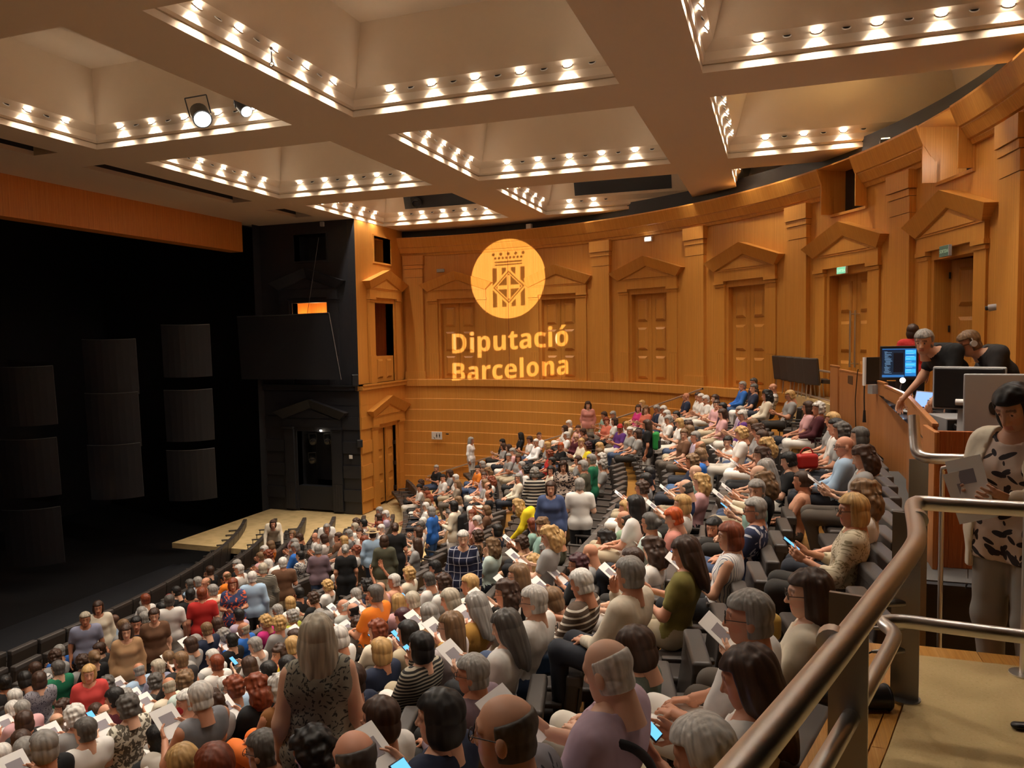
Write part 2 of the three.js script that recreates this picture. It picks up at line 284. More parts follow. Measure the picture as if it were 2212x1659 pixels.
{
  const o = structure('wall_stage_side', V(XW, LED, -24.86), Math.PI / 2);
  const [niche, door] = flatWall(o, M.wood, [1.88, 1.6], { win: [-0.63, 0.63] });
  for (const s of [-1, 1]) { const p = mesh('parapet_panel', raised, M.door, niche); p.position.set(s * 0.33, 0.48, -0.03); p.scale.set(0.95, 0.95, 1); }
  mesh('niche_room', [span(-0.75, 0.75, 0.9, 2.9, -1.3, -1.25), span(-0.8, -0.75, 0.9, 2.9, -1.3, -0.3), span(0.75, 0.8, 0.9, 2.9, -1.3, -0.3), span(-0.8, 0.8, 2.9, 2.95, -1.3, -0.3), span(-0.8, 0.8, 0.88, 0.93, -1.3, -0.3)], M.deskDark, niche);
  // the door stands open into the wall: one leaf turned, panels on it
  const leaf = mesh('door_leaf', span(-0.7, 0.0, 0.02, 2.85, -0.06, 0), M.door, door); leaf.position.set(0.68, 0, -0.12); leaf.rotation.y = 0.12;
  for (let r = 0; r < 3; r++) { const p = mesh('panel', raised, M.door, leaf); p.position.set(-0.36, [0.5, 1.42, 2.34][r], 0); }
  const leaf2 = mesh('door_leaf', span(0, 0.7, 0.02, 2.85, -0.06, 0), M.door, door); leaf2.position.set(-0.7, 0, -0.14);
  for (let r = 0; r < 3; r++) { const p = mesh('panel', raised, M.door, leaf2); p.position.set(0.35, [0.5, 1.42, 2.34][r], 0); }
  mesh('door_latch', [span(0.62, 0.66, 0.35, 0.5, -0.1, 0), span(0.62, 0.66, 1.3, 1.45, -0.1, 0), span(0.62, 0.66, 2.1, 2.25, -0.1, 0)], M.blackPlastic, door);
  const k = structure('wall_black_return', V(-15.47, LED, ZB), 0);
  const [n2, d2] = flatWall(k, M.blackWall, [2.0, 1.86], { win: [-0.55, 0.75] });
  mesh('lit_room', [span(-0.9, 0.9, 0.8, 3, -1.5, -1.45), span(-0.95, -0.9, 0.8, 3, -1.5, -0.3), span(0.9, 0.95, 0.8, 3, -1.5, -0.3), span(-0.95, 0.95, 3, 3.05, -1.5, -0.3), span(-0.95, 0.95, 0.75, 0.8, -1.5, -0.3)], M.wood, n2);
  mesh('room_post', [span(0.1, 0.24, 0.8, 3, -1.45, -1.3)], M.door, n2);
  mesh('lamp_recess', [span(-0.75, 0.75, 0.85, 2.9, -1.3, -1.25), span(-0.8, -0.75, 0, 2.9, -1.3, -0.3), span(0.75, 0.8, 0, 2.9, -1.3, -0.3), span(-0.8, 0.8, 2.86, 2.9, -1.3, -0.3), span(-0.7, 0.7, 0, 0.85, -0.3, -0.02)], M.black, d2);
  const glowRoom = new THREE.PointLight(new THREE.Color(1, 0.62, 0.3), 1.6, 0, 2); glowRoom.position.set(-15.9, LED + 2.2, ZB - 1.0); glowRoom.castShadow = true; scene.add(glowRoom);
}
// ------------------------------------------------------------------ stage house: proscenium header and black box
{
  const s = structure('wall_proscenium');
  mesh('header_beam', [span(XH - 0.5, XH, 3.08, CEIL + 0.05, -22.05, -0.5)], M.header, s);
  mesh('stage_box', [span(-29, -28.8, -8, 7, -28, 5), span(-29, XH - 0.1, -8, 7, -27, -26.8), span(-29, XH - 0.1, -8, 7, 2.0, 2.2), span(-29, XH - 0.5, 6.8, 7, -27, 2.2), span(-29, -14.4, -7.4, -7.3, -27, 3)], M.dark, s);
  mesh('stage_front', [span(XH - 0.6, XH - 0.5, CEIL, 7, -27, 2.2), span(XH - 0.5, XW, -7.3, CEIL + 0.2, -0.3, 0.0), span(XH - 0.02, XH, -7.3, CEIL + 0.2, -23.3, -22.6)], M.black, s);
  mesh('near_wall', [span(XW - 0.3, XW, -7.3, CEIL + 0.2, -0.3, 3.6)], M.wood, s);
}
// ------------------------------------------------------------------ floors: tiers, cross aisle, upper walkway
{
  const f = structure('floor');
  const lim = (r) => {                                           // half angle of the row arc inside the round wall
    const d = HC.x - RC.x, R = RW - 0.25; return Math.acos(Math.min(1, (d * d + r * r - R * R) / (2 * d * r))) / D2R;
  };
  for (let i = 0; i < 16; i++) {
    const r1 = ROW_R[i] + (i === 0 ? 0.25 : 0.14), r0 = i < 15 ? ROW_R[i + 1] + 0.14 : 14.6, y = ROW_Y[i], below = i < 15 ? ROW_Y[i + 1] : y - 0.2;
    const a = i > 9 ? 27 : lim((r0 + r1) / 2), n0 = -a, n1 = a;
    mesh('tier', [sweep([[r0, below], [r0, y], [r1, y]], n1, n0, 1.2, RC)], i > 13 ? M.black : i === 8 || i === 9 ? M.carpet : M.floor, f);
  }
  mesh('side_floor', [span(-17.4, -9, FLOOR - 0.25, FLOOR - 0.09, -26.6, -18.2), ], M.carpet, f);
  mesh('stage_apron', [span(-17.4, -9, FLOOR - 1.2, FLOOR - 0.75, -18.2, 4)], M.black, f);
  // upper walkway behind the last row, along the doors; nearer, a lower stretch that carries the sound desk
  const behind = (t, r0) => { const d = [Math.cos(t * D2R), -Math.sin(t * D2R)], ox = HC.x - RC.x, b = ox * d[0], k = ox * ox - r0 * r0; const r = -b + Math.sqrt(b * b - k); return [HC.x + r * d[0], HC.y + r * d[1]]; };
  const walk = (a0, a1, y, r0) => {
    const q = [];
    for (let a = a0; a > a1; a -= 1) {
      const [ax, az] = behind(a, r0), [bx, bz] = behind(a - 1, r0);
      if (Math.hypot(ax - HC.x, az - HC.y) > RW) continue;
      q.push([V(ax, y, az), onArc(a, RW + 0.3, y), onArc(a - 1, RW + 0.3, y), V(bx, y, bz)], [V(ax, -2.6, az), V(ax, y, az), V(bx, y, bz), V(bx, -2.6, bz)]);
    }
    return q;
  };
  mesh('upper_walkway', polys(walk(68, 24, LED, 31.58)), M.carpet, f);
  mesh('desk_platform', [polys(walk(24, -18, -1.84, 31.5)), span(0.75, 4, -2.5, -1.9, -6.25, -6.2), span(0.7, 4, -1.9, -1.84, -6.28, -6.15)], M.black, f);
  mesh('platform_carpet', [span(0.9, 4.2, -1.845, -1.83, -11, -6.22)], M.greyCarpet, f);
  mesh('lower_landing', [span(0.3, 5, -2.6, -2.49, -6.3, -4.0)], M.stepWood, f);
  mesh('carpet_step', [span(1.28, 3.2, -2.48, -2.02, -5.15, -4.12)], M.carpet, f);
  mesh('step_nosing', [span(1.28, 3.2, -2.5, -1.99, -5.25, -5.15)], M.stepWood, f);
}
// ------------------------------------------------------------------ ceiling with coffers and their recessed lamps
const CX = [[-13.6, -8.75], [-7.43, -2.48], [-1.16, 3.79]], CZ = [[-6.45, -1.5], [-12.62, -7.67], [-18.87, -13.92], [-25.0, -20.13]];
const COLUMN = ['stage-side', 'middle', 'rear'], RANK = ['nearest', 'second', 'third', 'farthest'];
{
  const c = structure('ceiling');
  const outline = new THREE.Shape(); outline.moveTo(XH - 0.4, 6); outline.lineTo(XH - 0.4, -27.5); outline.lineTo(6.5, -27.5); outline.lineTo(6.5, 6); outline.lineTo(XH - 0.4, 6);
  const hole = (x0, x1, z0, z1) => { const p = new THREE.Path(); p.moveTo(x0, z0); p.lineTo(x1, z0); p.lineTo(x1, z1); p.lineTo(x0, z1); p.lineTo(x0, z0); outline.holes.push(p); };
  for (const [x0, x1] of CX) for (const [z0, z1] of CZ) hole(x0, x1, z0, z1);
  const slots = [[-15.25, -14.55, -18.9, -13.7], [-15.25, -14.55, -12.5, -8.0], [-15.2, -14.5, -21.95, -20.35]];
  slots.forEach((s) => hole(...s));
  const slab = new THREE.ExtrudeGeometry(outline, { depth: 0.1, bevelEnabled: false }).rotateX(Math.PI / 2).translate(0, CEIL + 0.1, 0);
  mesh('slab', metric(slab), M.ceiling, c);
  mesh('roof', [span(XH - 0.4, 6.5, 6.6, 6.7, -27.5, 6)], M.dark, c);
  slots.forEach(([x0, x1, z0, z1]) => mesh('lighting_slot', [span(x0 - 0.02, x1 + 0.02, CEIL + 0.8, CEIL + 0.85, z0, z1), span(x0 - 0.05, x0, CEIL + 0.1, CEIL + 0.8, z0, z1), span(x1, x1 + 0.05, CEIL + 0.1, CEIL + 0.8, z0, z1), span(x0, x1, CEIL + 0.1, CEIL + 0.8, z1, z1 + 0.05)], M.black, c));
  slots.forEach(([x0, x1, z0, z1]) => mesh('slot_end', [span(x0, x1, CEIL + 0.1, CEIL + 0.5, z0 - 0.05, z0)], M.ceilingLip, c));
  const prof = [[0, CEIL + 0.095], [-0.035, CEIL + 0.1], [-0.035, CEIL + 0.125], [0.0, CEIL + 0.13], [0.03, CEIL + 0.17], [0.035, CEIL + 0.3], [0.17, CEIL + 0.44], [0.48, CEIL + 1.45]];
  const lensG = new THREE.SphereGeometry(0.062, 14, 8, 0, Math.PI * 2, 0, Math.PI / 2).scale(1, 0.55, 1).rotateX(Math.PI).translate(0, 0.0, 0);
  const ringG = new THREE.TorusGeometry(0.078, 0.012, 8, 20).rotateX(Math.PI / 2);
  const holeG = join([new THREE.CylinderGeometry(0.05, 0.05, 0.01, 16)]), holeRing = new THREE.TorusGeometry(0.056, 0.009, 6, 18).rotateX(Math.PI / 2);
  CX.forEach(([x0, x1], ix) => CZ.forEach(([z0, z1], iz) => {
    const co = new THREE.Group(); co.name = partName(c, 'coffer'); c.add(co);
    const at = (k, [d, y]) => V([x0 + d, x1 - d, x1 - d, x0 + d][k % 4], y, [z0 + d, z0 + d, z1 - d, z1 - d][k % 4]);   // corners, far-left first
    const faces = [];
    const open = (ix === 0 || ix === 1) && iz === 3;
    for (let s = 0; s + 1 < prof.length; s++) for (let k = 0; k < 4; k++) faces.push([at(k, prof[s]), at(k + 1, prof[s]), at(k + 1, prof[s + 1]), at(k, prof[s + 1])]);
    const top = prof.at(-1); faces.push([0, 1, 2, 3].map((k) => at(k, top)));
    mesh('coffer_lining', polys(faces), M.ceiling, co);
    if (open) {                                                  // a dark lighting hatch in the far slope
      const L = ix === 0 ? [x0 + 1.0, x1 - 0.2] : [x0 + 1.05, x1 - 0.75], d = (y) => 0.17 + 0.31 * (y - 0.44) / 1.01;
      const q = (x, y, o) => V(x, CEIL + y, z0 + d(y) + o);
      mesh('hatch', polys([[q(L[0], 0.52, 0.012), q(L[1], 0.52, 0.012), q(L[1], 1.12, 0.012), q(L[0], 1.12, 0.012)]]), M.black, co);
    }
    const n = RANK[iz] + ' ' + COLUMN[ix];
    for (let side = 0; side < 4; side++) {                       // 0 far, 1 rear, 2 near, 3 stage side
      if (ix === 2 && (side === 1)) continue;
      const shown = (side === 0 || side === 3) && iz > 0;
      for (let k = -2; k <= 2; k++) {
        const t = k * 0.82, d = 0.105, cx = (x0 + x1) / 2, cz = (z0 + z1) / 2;
        const p = side === 0 ? V(cx + t, CEIL + 0.365, z0 + d) : side === 2 ? V(cx + t, CEIL + 0.365, z1 - d) : side === 1 ? V(x1 - d, CEIL + 0.365, cz + t) : V(x0 + d, CEIL + 0.365, cz + t);
        const th = Math.hypot(p.x - HC.x, p.z - HC.y); if (th > RW - 0.3 && p.x > XW) continue;
        if (iz === 0 && side % 2) continue;
        const l = thing('downlight', '', 'light', p, [0, -Math.PI / 2, Math.PI, Math.PI / 2][side]);
        const words = ['first', 'second', 'third', 'fourth', 'fifth'];
        l.userData.label = side === 0 || side === 2 ? `${words[k + 2]} glowing ceiling lamp from the stage, ${['far', '', 'near'][side]} edge of ${n} coffer` : `${words[2 - k]} glowing ceiling lamp from the front, ${side === 3 ? 'stage' : 'back'} edge of ${n} coffer`;
        const ring = mesh('trim_ring', ringG, M.ceilingLip, l); ring.rotation.x = 0.8;
        mesh('lens', lensG, M.glow, l);
        const s = new THREE.SpotLight(LAMP.color, LAMP.power, 0, LAMP.angle, LAMP.penumbra, 2);
        s.position.copy(p).add(V(0, -0.02, 0)); s.target.position.copy(p).add(V(0, -3, 0)); s.castShadow = true; s.shadow.radius = 1.5; scene.add(s, s.target);
        if (shown && k < 2 || shown) { const e = p.clone(); if (side === 0) e.x += 0.41; else e.z += 0.41; const h = mesh('spare_hole', holeG, M.dark, co); h.position.copy(e); h.rotation.set(side === 0 ? 0.8 : 0, 0, side === 0 ? 0 : -0.8); const r = mesh('hole_ring', holeRing, M.white, co); r.position.copy(e); r.rotation.copy(h.rotation); }
      }
    }
  }));
}
// theatre spotlights: two at the stage-side coffer that point at the house, one in the farthest hatch, one in the wall window
function theatreLamp(p, aim, label, power, size, angle) {
  const d = aim.clone().sub(p).normalize(), o = thing('stage_spotlight', label, 'spotlight', p);
  o.quaternion.setFromUnitVectors(V(0, 0, 1), d);
  mesh('housing', [rod(V(0, 0, -0.34), V(0, 0, -0.005), size * 1.12, size * 1.2, 18), rod(V(0, 0, -0.42), V(0, 0, -0.34), size * 0.7, size * 1.1, 18)], M.blackPlastic, o);
  mesh('yoke', [rod(V(size * 1.3, 0, -0.2), V(size * 1.3, size * 2.4, -0.2), 0.012), rod(V(-size * 1.3, 0, -0.2), V(-size * 1.3, size * 2.4, -0.2), 0.012), rod(V(size * 1.3, size * 2.4, -0.2), V(-size * 1.3, size * 2.4, -0.2), 0.012)], M.blackPlastic, o);
  if (power > 0) {
    mesh('lens', ball(size, 0, 0, 0.0, 1, 1, 0.22, 18), M.glow, o);
    const s = new THREE.SpotLight(new THREE.Color(1, 0.93, 0.84), power, 0, angle, 0.8, 2); s.position.copy(p).addScaledVector(d, size * 0.35); s.target.position.copy(aim); s.castShadow = true; s.shadow.radius = 3; scene.add(s, s.target);
  } else mesh('lens', ball(size * 0.95, 0, 0, 0, 1, 1, 0.2, 16), M.glassDark, o);
  return o;
}
// ------------------------------------------------------------------ the near walkway: carpet in a border of boards, steel railing
const rowX = (r, z) => RC.x + Math.sqrt(r * r - (z - RC.y) ** 2);
{
  const w = structure('floor_walkway');
  const edge = (off, z) => V(rowX(31.5 + off, z), 0, z), Y = LED;
  const zs = []; for (let z = -4.09; z <= 2.4; z += 0.36) zs.push(z);
  const under = zs.map((z) => edge(-0.2, z)); under.push(V(5, 0, 2.4), V(5, 0, -4.09));
  const shp = new THREE.Shape(under.map((p) => new THREE.Vector2(p.x, -p.z)));
  mesh('walkway_slab', metric(new THREE.ExtrudeGeometry(shp, { depth: 0.9, bevelEnabled: false }).rotateX(-Math.PI / 2).translate(0, Y - 0.91, 0)), M.stepWood, w);
  const slat = (a, b, c, d, k) => { const g = polys([[a, b, c, d].map((p) => V(p.x, Y + 0.001 * (k % 3), p.z)), [V(a.x, Y - 0.02, a.z), V(a.x, Y, a.z), V(d.x, Y, d.z), V(d.x, Y - 0.02, d.z)]]); return mesh('board', g, M.board[k % 4], w); };
  const widths = [-0.18, -0.125, -0.07, -0.015, 0.04];                    // four runs of boards along the rail
  for (let r = 0; r < 4; r++) for (let k = 0; k < 9; k++) {
    const z0 = -3.95 + k * 0.62 + (r % 2) * 0.31, z1 = z0 + 0.615; if (z0 > 1.2) continue;
    const a = Math.max(z0, -3.95);
    slat(edge(widths[r] + 0.003, a), edge(widths[r + 1] - 0.003, a), edge(widths[r + 1] - 0.003, z1), edge(widths[r] + 0.003, z1), Math.floor(rnd() * 12));
  }
  for (let k = 0; k < 14; k++) { const x0 = rowX(31.5, -4) + k * 0.3, x1 = x0 + 0.296; slat(V(x0, 0, -4.09), V(x1, 0, -4.09), V(x1, 0, -3.955), V(x0, 0, -3.955), Math.floor(rnd() * 12)); }
  const cp = zs.filter((z) => z > -3.95).map((z) => edge(0.043, z)); cp.unshift(edge(0.043, -3.95)); cp.push(V(5, 0, 2.4), V(5, 0, -3.95));
  mesh('walkway_carpet', metric(new THREE.ExtrudeGeometry(new THREE.Shape(cp.map((p) => new THREE.Vector2(p.x, -p.z))), { depth: 0.012, bevelEnabled: false }).rotateX(-Math.PI / 2).translate(0, Y - 0.004, 0)), M.carpet, w);
  const v = structure('wall_vestibule');                          // the doorway lobby behind the photographer
  mesh('lobby_floor', polys([[V(0, LED - 0.02, 2.4), V(6, LED - 0.02, 2.4), V(6, LED - 0.02, -2), V(0, LED - 0.02, 4)]]), M.carpet, v);
}
const railY = -0.715;
{
  const o = thing('railing', 'polished steel handrail with a lower rail on flat posts beside the last row', 'railing', V(0, 0, 0));
  const along = (off, y, z0, z1) => { const p = []; for (let z = z0; z <= z1 + 1e-6; z += (z1 - z0) / 8) p.push(V(rowX(31.6 + off, z) + 0.02, y, z)); return p; };
  const corner = V(0.52, railY, -3.52);
  const main = along(0.02, railY, -3.42, 0.9).reverse(); main.at(-1).x = corner.x - 0.008;
  mesh('top_rail', [pipe([...main, corner.clone().add(V(0.03, 0, -0.005)), V(0.66, railY, -3.515), V(0.95, railY, -3.5), V(1.5, railY, -3.48), V(2.6, railY, -3.46)], 0.031, 160, 16, 0.35)], M.steel, o);
  mesh('rail_sleeve', [rod(V(0.115, railY, -1.86), V(0.12, railY, -1.9), 0.0335, 0.0335, 18), rod(V(0.5, railY, -3.2), V(0.505, railY, -3.25), 0.0335, 0.0335, 18)], M.steel, o);
  const low = along(-0.06, -1.1, -3.0, 0.9).reverse();
  mesh('lower_rail', [pipe([...low, V(0.37, -1.1, -3.13), V(0.45, -1.1, -3.17), V(0.62, -1.1, -3.15), V(1.2, -1.1, -3.1), V(2.6, -1.1, -3.05)], 0.0255, 160, 14, 0.35)], M.steel, o);
  const post = (x, z, t, y1 = railY - 0.03) => { const p = mesh('post', [box(0.016, y1 - LED, 0.105, 0, (y1 - LED) / 2, 0), rod(V(0, 0.0, 0), V(0, 0.012, 0), 0.062, 0.062, 20)], M.steelDull, o); p.position.set(x, LED, z); p.rotation.y = t; return p; };
  post(0.497, -3.46, 1.35); post(0.19, -2.33, 1.35); post(-0.08, -0.8, 1.3);
  const pr = mesh('post', [rod(V(0, 0, 0), V(0, 0.82, 0), 0.019), rod(V(0, 0, 0), V(0, 0.014, 0), 0.06, 0.06, 18)], M.steel, o); pr.position.set(1.03, LED, -3.86);
  const s = thing('stair_rail', 'short steel handrail bending round in front of the reddish desk end', 'railing', V(0, 0, 0));
  mesh('top_rail', [pipe([V(0.745, -0.5, -5.0), V(0.745, -0.62, -4.95), V(0.75, -0.7, -4.9), V(0.8, -0.725, -4.86), V(0.95, -0.725, -4.85), V(1.3, -0.72, -4.84), V(2.2, -0.71, -4.82)], 0.031, 60, 14, 0.4)], M.steel, s);
  mesh('post', [box(0.1, 1.75, 0.016, 0.765, -1.62, -4.93)], M.steelDull, s);
  mesh('post', [rod(V(0.9, -2.49, -5.0), V(0.9, -0.82, -5.0), 0.014), pipe([V(0.9, -0.84, -5.0), V(0.895, -0.8, -4.98), V(0.93, -0.77, -4.9), V(0.925, -0.74, -4.86)], 0.011, 16, 8)], M.steel, s);
}
{ // far side: rail along the upper walkway and the long sloping wall rail
  const o = thing('walkway_rail', 'steel railing on posts along the far upper walkway, sloping down at its end', 'railing', V(0, 0, 0)), y = -0.86, R = 31.66;
  const at = (z, dy = 0) => V(rowX(R, z), y + dy, z);
  mesh('top_rail', [pipe([at(-24.3, -0.66), at(-23.2, -0.03), at(-22.9), at(-21), at(-19), at(-17.6), at(-17.3)], 0.026, 80, 10, 0.1)], M.steel, o);
  mesh('lower_rail', [pipe([at(-20.9, -0.6), at(-19.5, -0.62), at(-17.3, -0.62)], 0.022, 40, 8)], M.steel, o);
  for (const z of [-22.5, -21, -19.6, -17.7]) mesh('post', [rod(at(z, -0.67), at(z), 0.02, 0.02, 8), rod(at(z, -0.13), at(z, -0.1), 0.03, 0.03, 8)], M.steelDull, o);
  const h = thing('wall_rail', 'long sloping steel handrail along the banded wood wall', 'railing', V(0, 0, 0));
  const a = (p) => Math.atan2(-(p[2] - HC.y), p[0] - HC.x) / D2R;
  const pts = []; for (let k = 0; k <= 12; k++) { const t = k / 12, A = a([-1.78, 0, -23.14]) + t * (a([-12.6, 0, -26.6]) - a([-1.78, 0, -23.14])); pts.push(onArc(A, RW - 0.38 - 0.12 * t, -1.58 - 3.62 * t)); }
  mesh('rail', pipe(pts, 0.03, 80, 8), M.steel, h);
  for (const k of [1, 4, 7, 10]) mesh('bracket', rod(pts[k], pts[k].clone().add(V(HC.x, pts[k].y, HC.y).sub(pts[k]).setY(0).normalize().multiplyScalar(-0.25)).add(V(0, -0.05, 0)), 0.012, 0.012, 6), M.steelDull, h);
}
// ------------------------------------------------------------------ sound desk in its stall of wood panels
const textTexture = (w, h, draw) => canvas(w, h, draw);
{
  const d = thing('sound_desk', 'long sound desk behind curved upright panels of reddish wood', 'desk', V(0, 0, 0));
  const pan = (x0, z0, x1, z1, y0, y1, m = M.desk) => {
    const L = Math.hypot(x1 - x0, z1 - z0), t = Math.atan2(-(z1 - z0), x1 - x0);
    const p = mesh('upright_panel', [rbox(L, y1 - y0 - 0.03, 0.035, 0.006), rbox(L + 0.012, 0.035, 0.05, 0.008, 0, (y1 - y0) / 2, 0)], m, d);
    p.position.set((x0 + x1) / 2, (y0 + y1) / 2 - 0.02, (z0 + z1) / 2); p.rotation.y = t; return p;
  };
  pan(1.0, -16.95, 1.1, -16.3, -1.8, -0.66); pan(1.13, -16.25, 1.37, -14.42, -1.8, -0.72); pan(1.36, -14.36, 1.5, -12.52, -1.9, -0.76);
  pan(1.47, -12.36, 1.5, -10.4, -1.95, -0.78); pan(1.42, -9.86, 1.2, -6.98, -1.95, -0.75);
  const f = mesh('end_panel', [rbox(0.95, 1.06, 0.04, 0.006), box(0.9, 0.012, 0.05, 0, 0.1, 0.0)], M.deskDark, d); f.position.set(1.6, -1.3, -6.6);
  mesh('plinth', [box(0.85, 0.1, 0.03, 1.6, -1.79, -6.66)], M.blackPlastic, d);
  mesh('side_panel', [rbox(0.035, 1.06, 0.5, 0.006, 1.13, -1.3, -6.75)], M.desk, d);
  mesh('desk_top', [polys([[V(1.12, -0.98, -16.9), V(1.4, -0.98, -14.4), V(1.52, -0.98, -12), V(1.46, -0.98, -9.8), V(1.2, -0.98, -6.9), V(2.1, -0.98, -6.65), V(2.2, -0.98, -10), V(1.75, -0.98, -13.5), V(1.6, -0.98, -16.9)].reverse()]), span(1.5, 2.2, -1.84, -0.99, -16.8, -16.7), span(2.0, 2.05, -1.84, -0.99, -12, -10)], M.blackPlastic, d);
  mesh('trestle', [span(1.25, 2.05, -1.84, -1.0, -6.95, -6.9)], M.dark, d);
}
function stand(name, label, cat, pos, turn) { return thing(name, label, cat, pos, turn); }
const screenT = textTexture(512, 400, (c, w, h) => {
  c.fillStyle = '#0a1a30'; c.fillRect(0, 0, w, h); c.fillStyle = '#12202f'; c.fillRect(10, 26, w * 0.62, h - 60);
  c.fillStyle = '#1f6fb0'; c.fillRect(w * 0.66, 14, w * 0.32, h - 30); c.fillStyle = '#39a6ea';
  for (let k = 0; k < 4; k++) c.fillRect(w * 0.67, 22 + k * 88, w * 0.3, 52);
  c.fillStyle = '#9fd4ff'; for (let k = 0; k < 9; k++) c.fillRect(w * 0.69, 30 + k * 38, 60 + 70 * rnd(), 4);
  c.fillStyle = '#5f7f9d'; for (let k = 0; k < 26; k++) c.fillRect(24 + rnd() * 30, 40 + k * 12, 20 + rnd() * 90, 5);
  c.fillStyle = '#050a12'; c.fillRect(w * 0.33, 60, w * 0.28, h - 130); c.fillStyle = '#2a5f96'; c.fillRect(0, h - 34, w * 0.64, 34); c.fillRect(0, 0, w, 12);
});
{ // screens and computers on the desk
  const scr = std({ color: 0x000000, emissive: 0xffffff, emissiveMap: screenT, emissiveIntensity: 0.75, roughness: 0.2 });
  const m = stand('monitor', 'black computer monitor with a bright blue software screen', 'monitor', V(1.66, -0.97, -12.5), 0.12);
  mesh('bezel', rbox(0.52, 0.5, 0.035, 0.008, 0, 0.5, 0), M.blackPlastic, m);
  mesh('screen', metricless(new THREE.PlaneGeometry(0.47, 0.42)).translate(0, 0.5, 0.019), scr, m);
  mesh('foot', [box(0.06, 0.3, 0.03, 0, 0.15, -0.03), box(0.24, 0.012, 0.18, 0, 0.006, -0.02)], M.blackPlastic, m);
  const ml = new THREE.RectAreaLight(new THREE.Color(0.3, 0.6, 1), 1.2, 0.46, 0.4); ml.position.set(1.66, -0.47, -12.46); ml.lookAt(1.9, -0.5, -9); scene.add(ml);
  const m2 = stand('monitor', 'thin dark monitor with a pale edge, left of the blue screen', 'monitor', V(1.42, -0.97, -13.1), 0.5);
  mesh('bezel', [rbox(0.36, 0.42, 0.03, 0.008, 0, 0.36, 0)], M.blackPlastic, m2); mesh('edge', [box(0.03, 0.44, 0.05, -0.2, 0.35, 0)], M.white, m2); mesh('foot', box(0.2, 0.14, 0.12, 0, 0.07, 0), M.plasticGrey, m2);
  const m3 = stand('monitor', 'black back of a wide monitor with a silver rim and white stand', 'monitor', V(1.56, -0.97, -7.6), Math.PI - 0.35);
  mesh('bezel', [rbox(0.56, 0.38, 0.03, 0.02, 0, 0.46, 0)], M.plasticGrey, m3); mesh('back', [rbox(0.535, 0.355, 0.03, 0.02, 0.0, 0.46, -0.014)], M.blackPlastic, m3);
  mesh('foot', [box(0.16, 0.34, 0.02, 0, 0.2, -0.06).rotateX(0.25), box(0.2, 0.012, 0.2, 0, 0.006, 0.02)], M.plasticGrey, m3);
  mesh('hinge', [rod(V(-0.09, 0.34, -0.05), V(0.09, 0.34, -0.05), 0.028, 0.028, 12)], M.white, m3);
  const im = stand('desktop_computer', 'large silver all-in-one computer seen from behind with dark fruit emblem', 'computer', V(1.72, -1.03, -6.95), Math.PI - 0.12);
  mesh('case', [rbox(0.65, 0.52, 0.03, 0.014, 0, 0.42, 0, 3)], M.plasticGrey, im);
  const apple = new THREE.Shape(); // fruit emblem with a bite and a leaf
  apple.moveTo(0, 0.036); apple.bezierCurveTo(0.018, 0.05, 0.042, 0.046, 0.05, 0.028); apple.bezierCurveTo(0.028, 0.014, 0.03, -0.016, 0.054, -0.028); apple.bezierCurveTo(0.044, -0.056, 0.024, -0.076, 0.002, -0.062); apple.bezierCurveTo(-0.024, -0.076, -0.05, -0.05, -0.052, -0.006); apple.bezierCurveTo(-0.052, 0.036, -0.026, 0.05, 0, 0.036);
  const leaf = new THREE.Shape(); leaf.moveTo(0.0, 0.05); leaf.bezierCurveTo(0.002, 0.07, 0.016, 0.084, 0.03, 0.086); leaf.bezierCurveTo(0.03, 0.068, 0.016, 0.05, 0.0, 0.05);
  const e = mesh('emblem', [new THREE.ExtrudeGeometry([apple, leaf], { depth: 0.003, bevelEnabled: false })], M.blackPlastic, im); e.position.set(0.1, 0.42, -0.0155); e.rotation.y = Math.PI;
  mesh('foot', [box(0.19, 0.24, 0.014, -0.1, 0.12, -0.06).rotateX(0.18), box(0.2, 0.012, 0.2, -0.1, 0.006, 0.02)], M.plasticGrey, im);
  const lap = stand('laptop', 'open laptop glowing blue beside the man in black', 'laptop', V(1.62, -0.97, -10.2), -1.0);
  mesh('base', rbox(0.34, 0.018, 0.24, 0.006, 0, 0.01, 0.12), M.plasticGrey, lap); const lid = mesh('lid', rbox(0.34, 0.23, 0.01, 0.004, 0, 0.115, 0), M.plasticGrey, lap); lid.position.y = 0.02; lid.rotation.x = -0.25;
  const ls = mesh('screen', new THREE.PlaneGeometry(0.31, 0.2).translate(0, 0.118, 0.007), std({ color: 0, emissive: new THREE.Color(0.25, 0.4, 1), emissiveIntensity: 0.8 }), lid); ls.castShadow = false;
  const dl = thing('desk_lamp', 'small bright white work lamp in front of the blue screen', 'lamp', V(1.56, -0.97, -11.6));
  mesh('stem', pipe([V(0, 0, 0), V(0.0, 0.2, 0), V(0.02, 0.3, 0.05)], 0.008, 16, 6), M.blackPlastic, dl); mesh('bulb', ball(0.035, 0.02, 0.3, 0.06), M.glow, dl);
  const pl = new THREE.PointLight(new THREE.Color(0.8, 0.9, 1), 0.5, 0, 2); pl.position.set(1.58, -0.67, -11.5); pl.castShadow = true; scene.add(pl);
  const mix = stand('mixing_console', 'black mixing console with faders and tilted meter bridge', 'console', V(1.85, -0.97, -8.9), 0.2);
  mesh('case', [rbox(0.5, 0.12, 0.9, 0.02, 0, 0.06, 0), box(0.5, 0.16, 0.05, 0, 0.14, -0.42)], M.blackPlastic, mix);
  for (let k = 0; k < 14; k++) mesh('fader', rbox(0.02, 0.014, 0.03, 0.004, -0.2 + (k % 7) * 0.065, 0.125, -0.1 + 0.3 * Math.floor(k / 7) + 0.08 * rnd()), M.plasticGrey, mix);
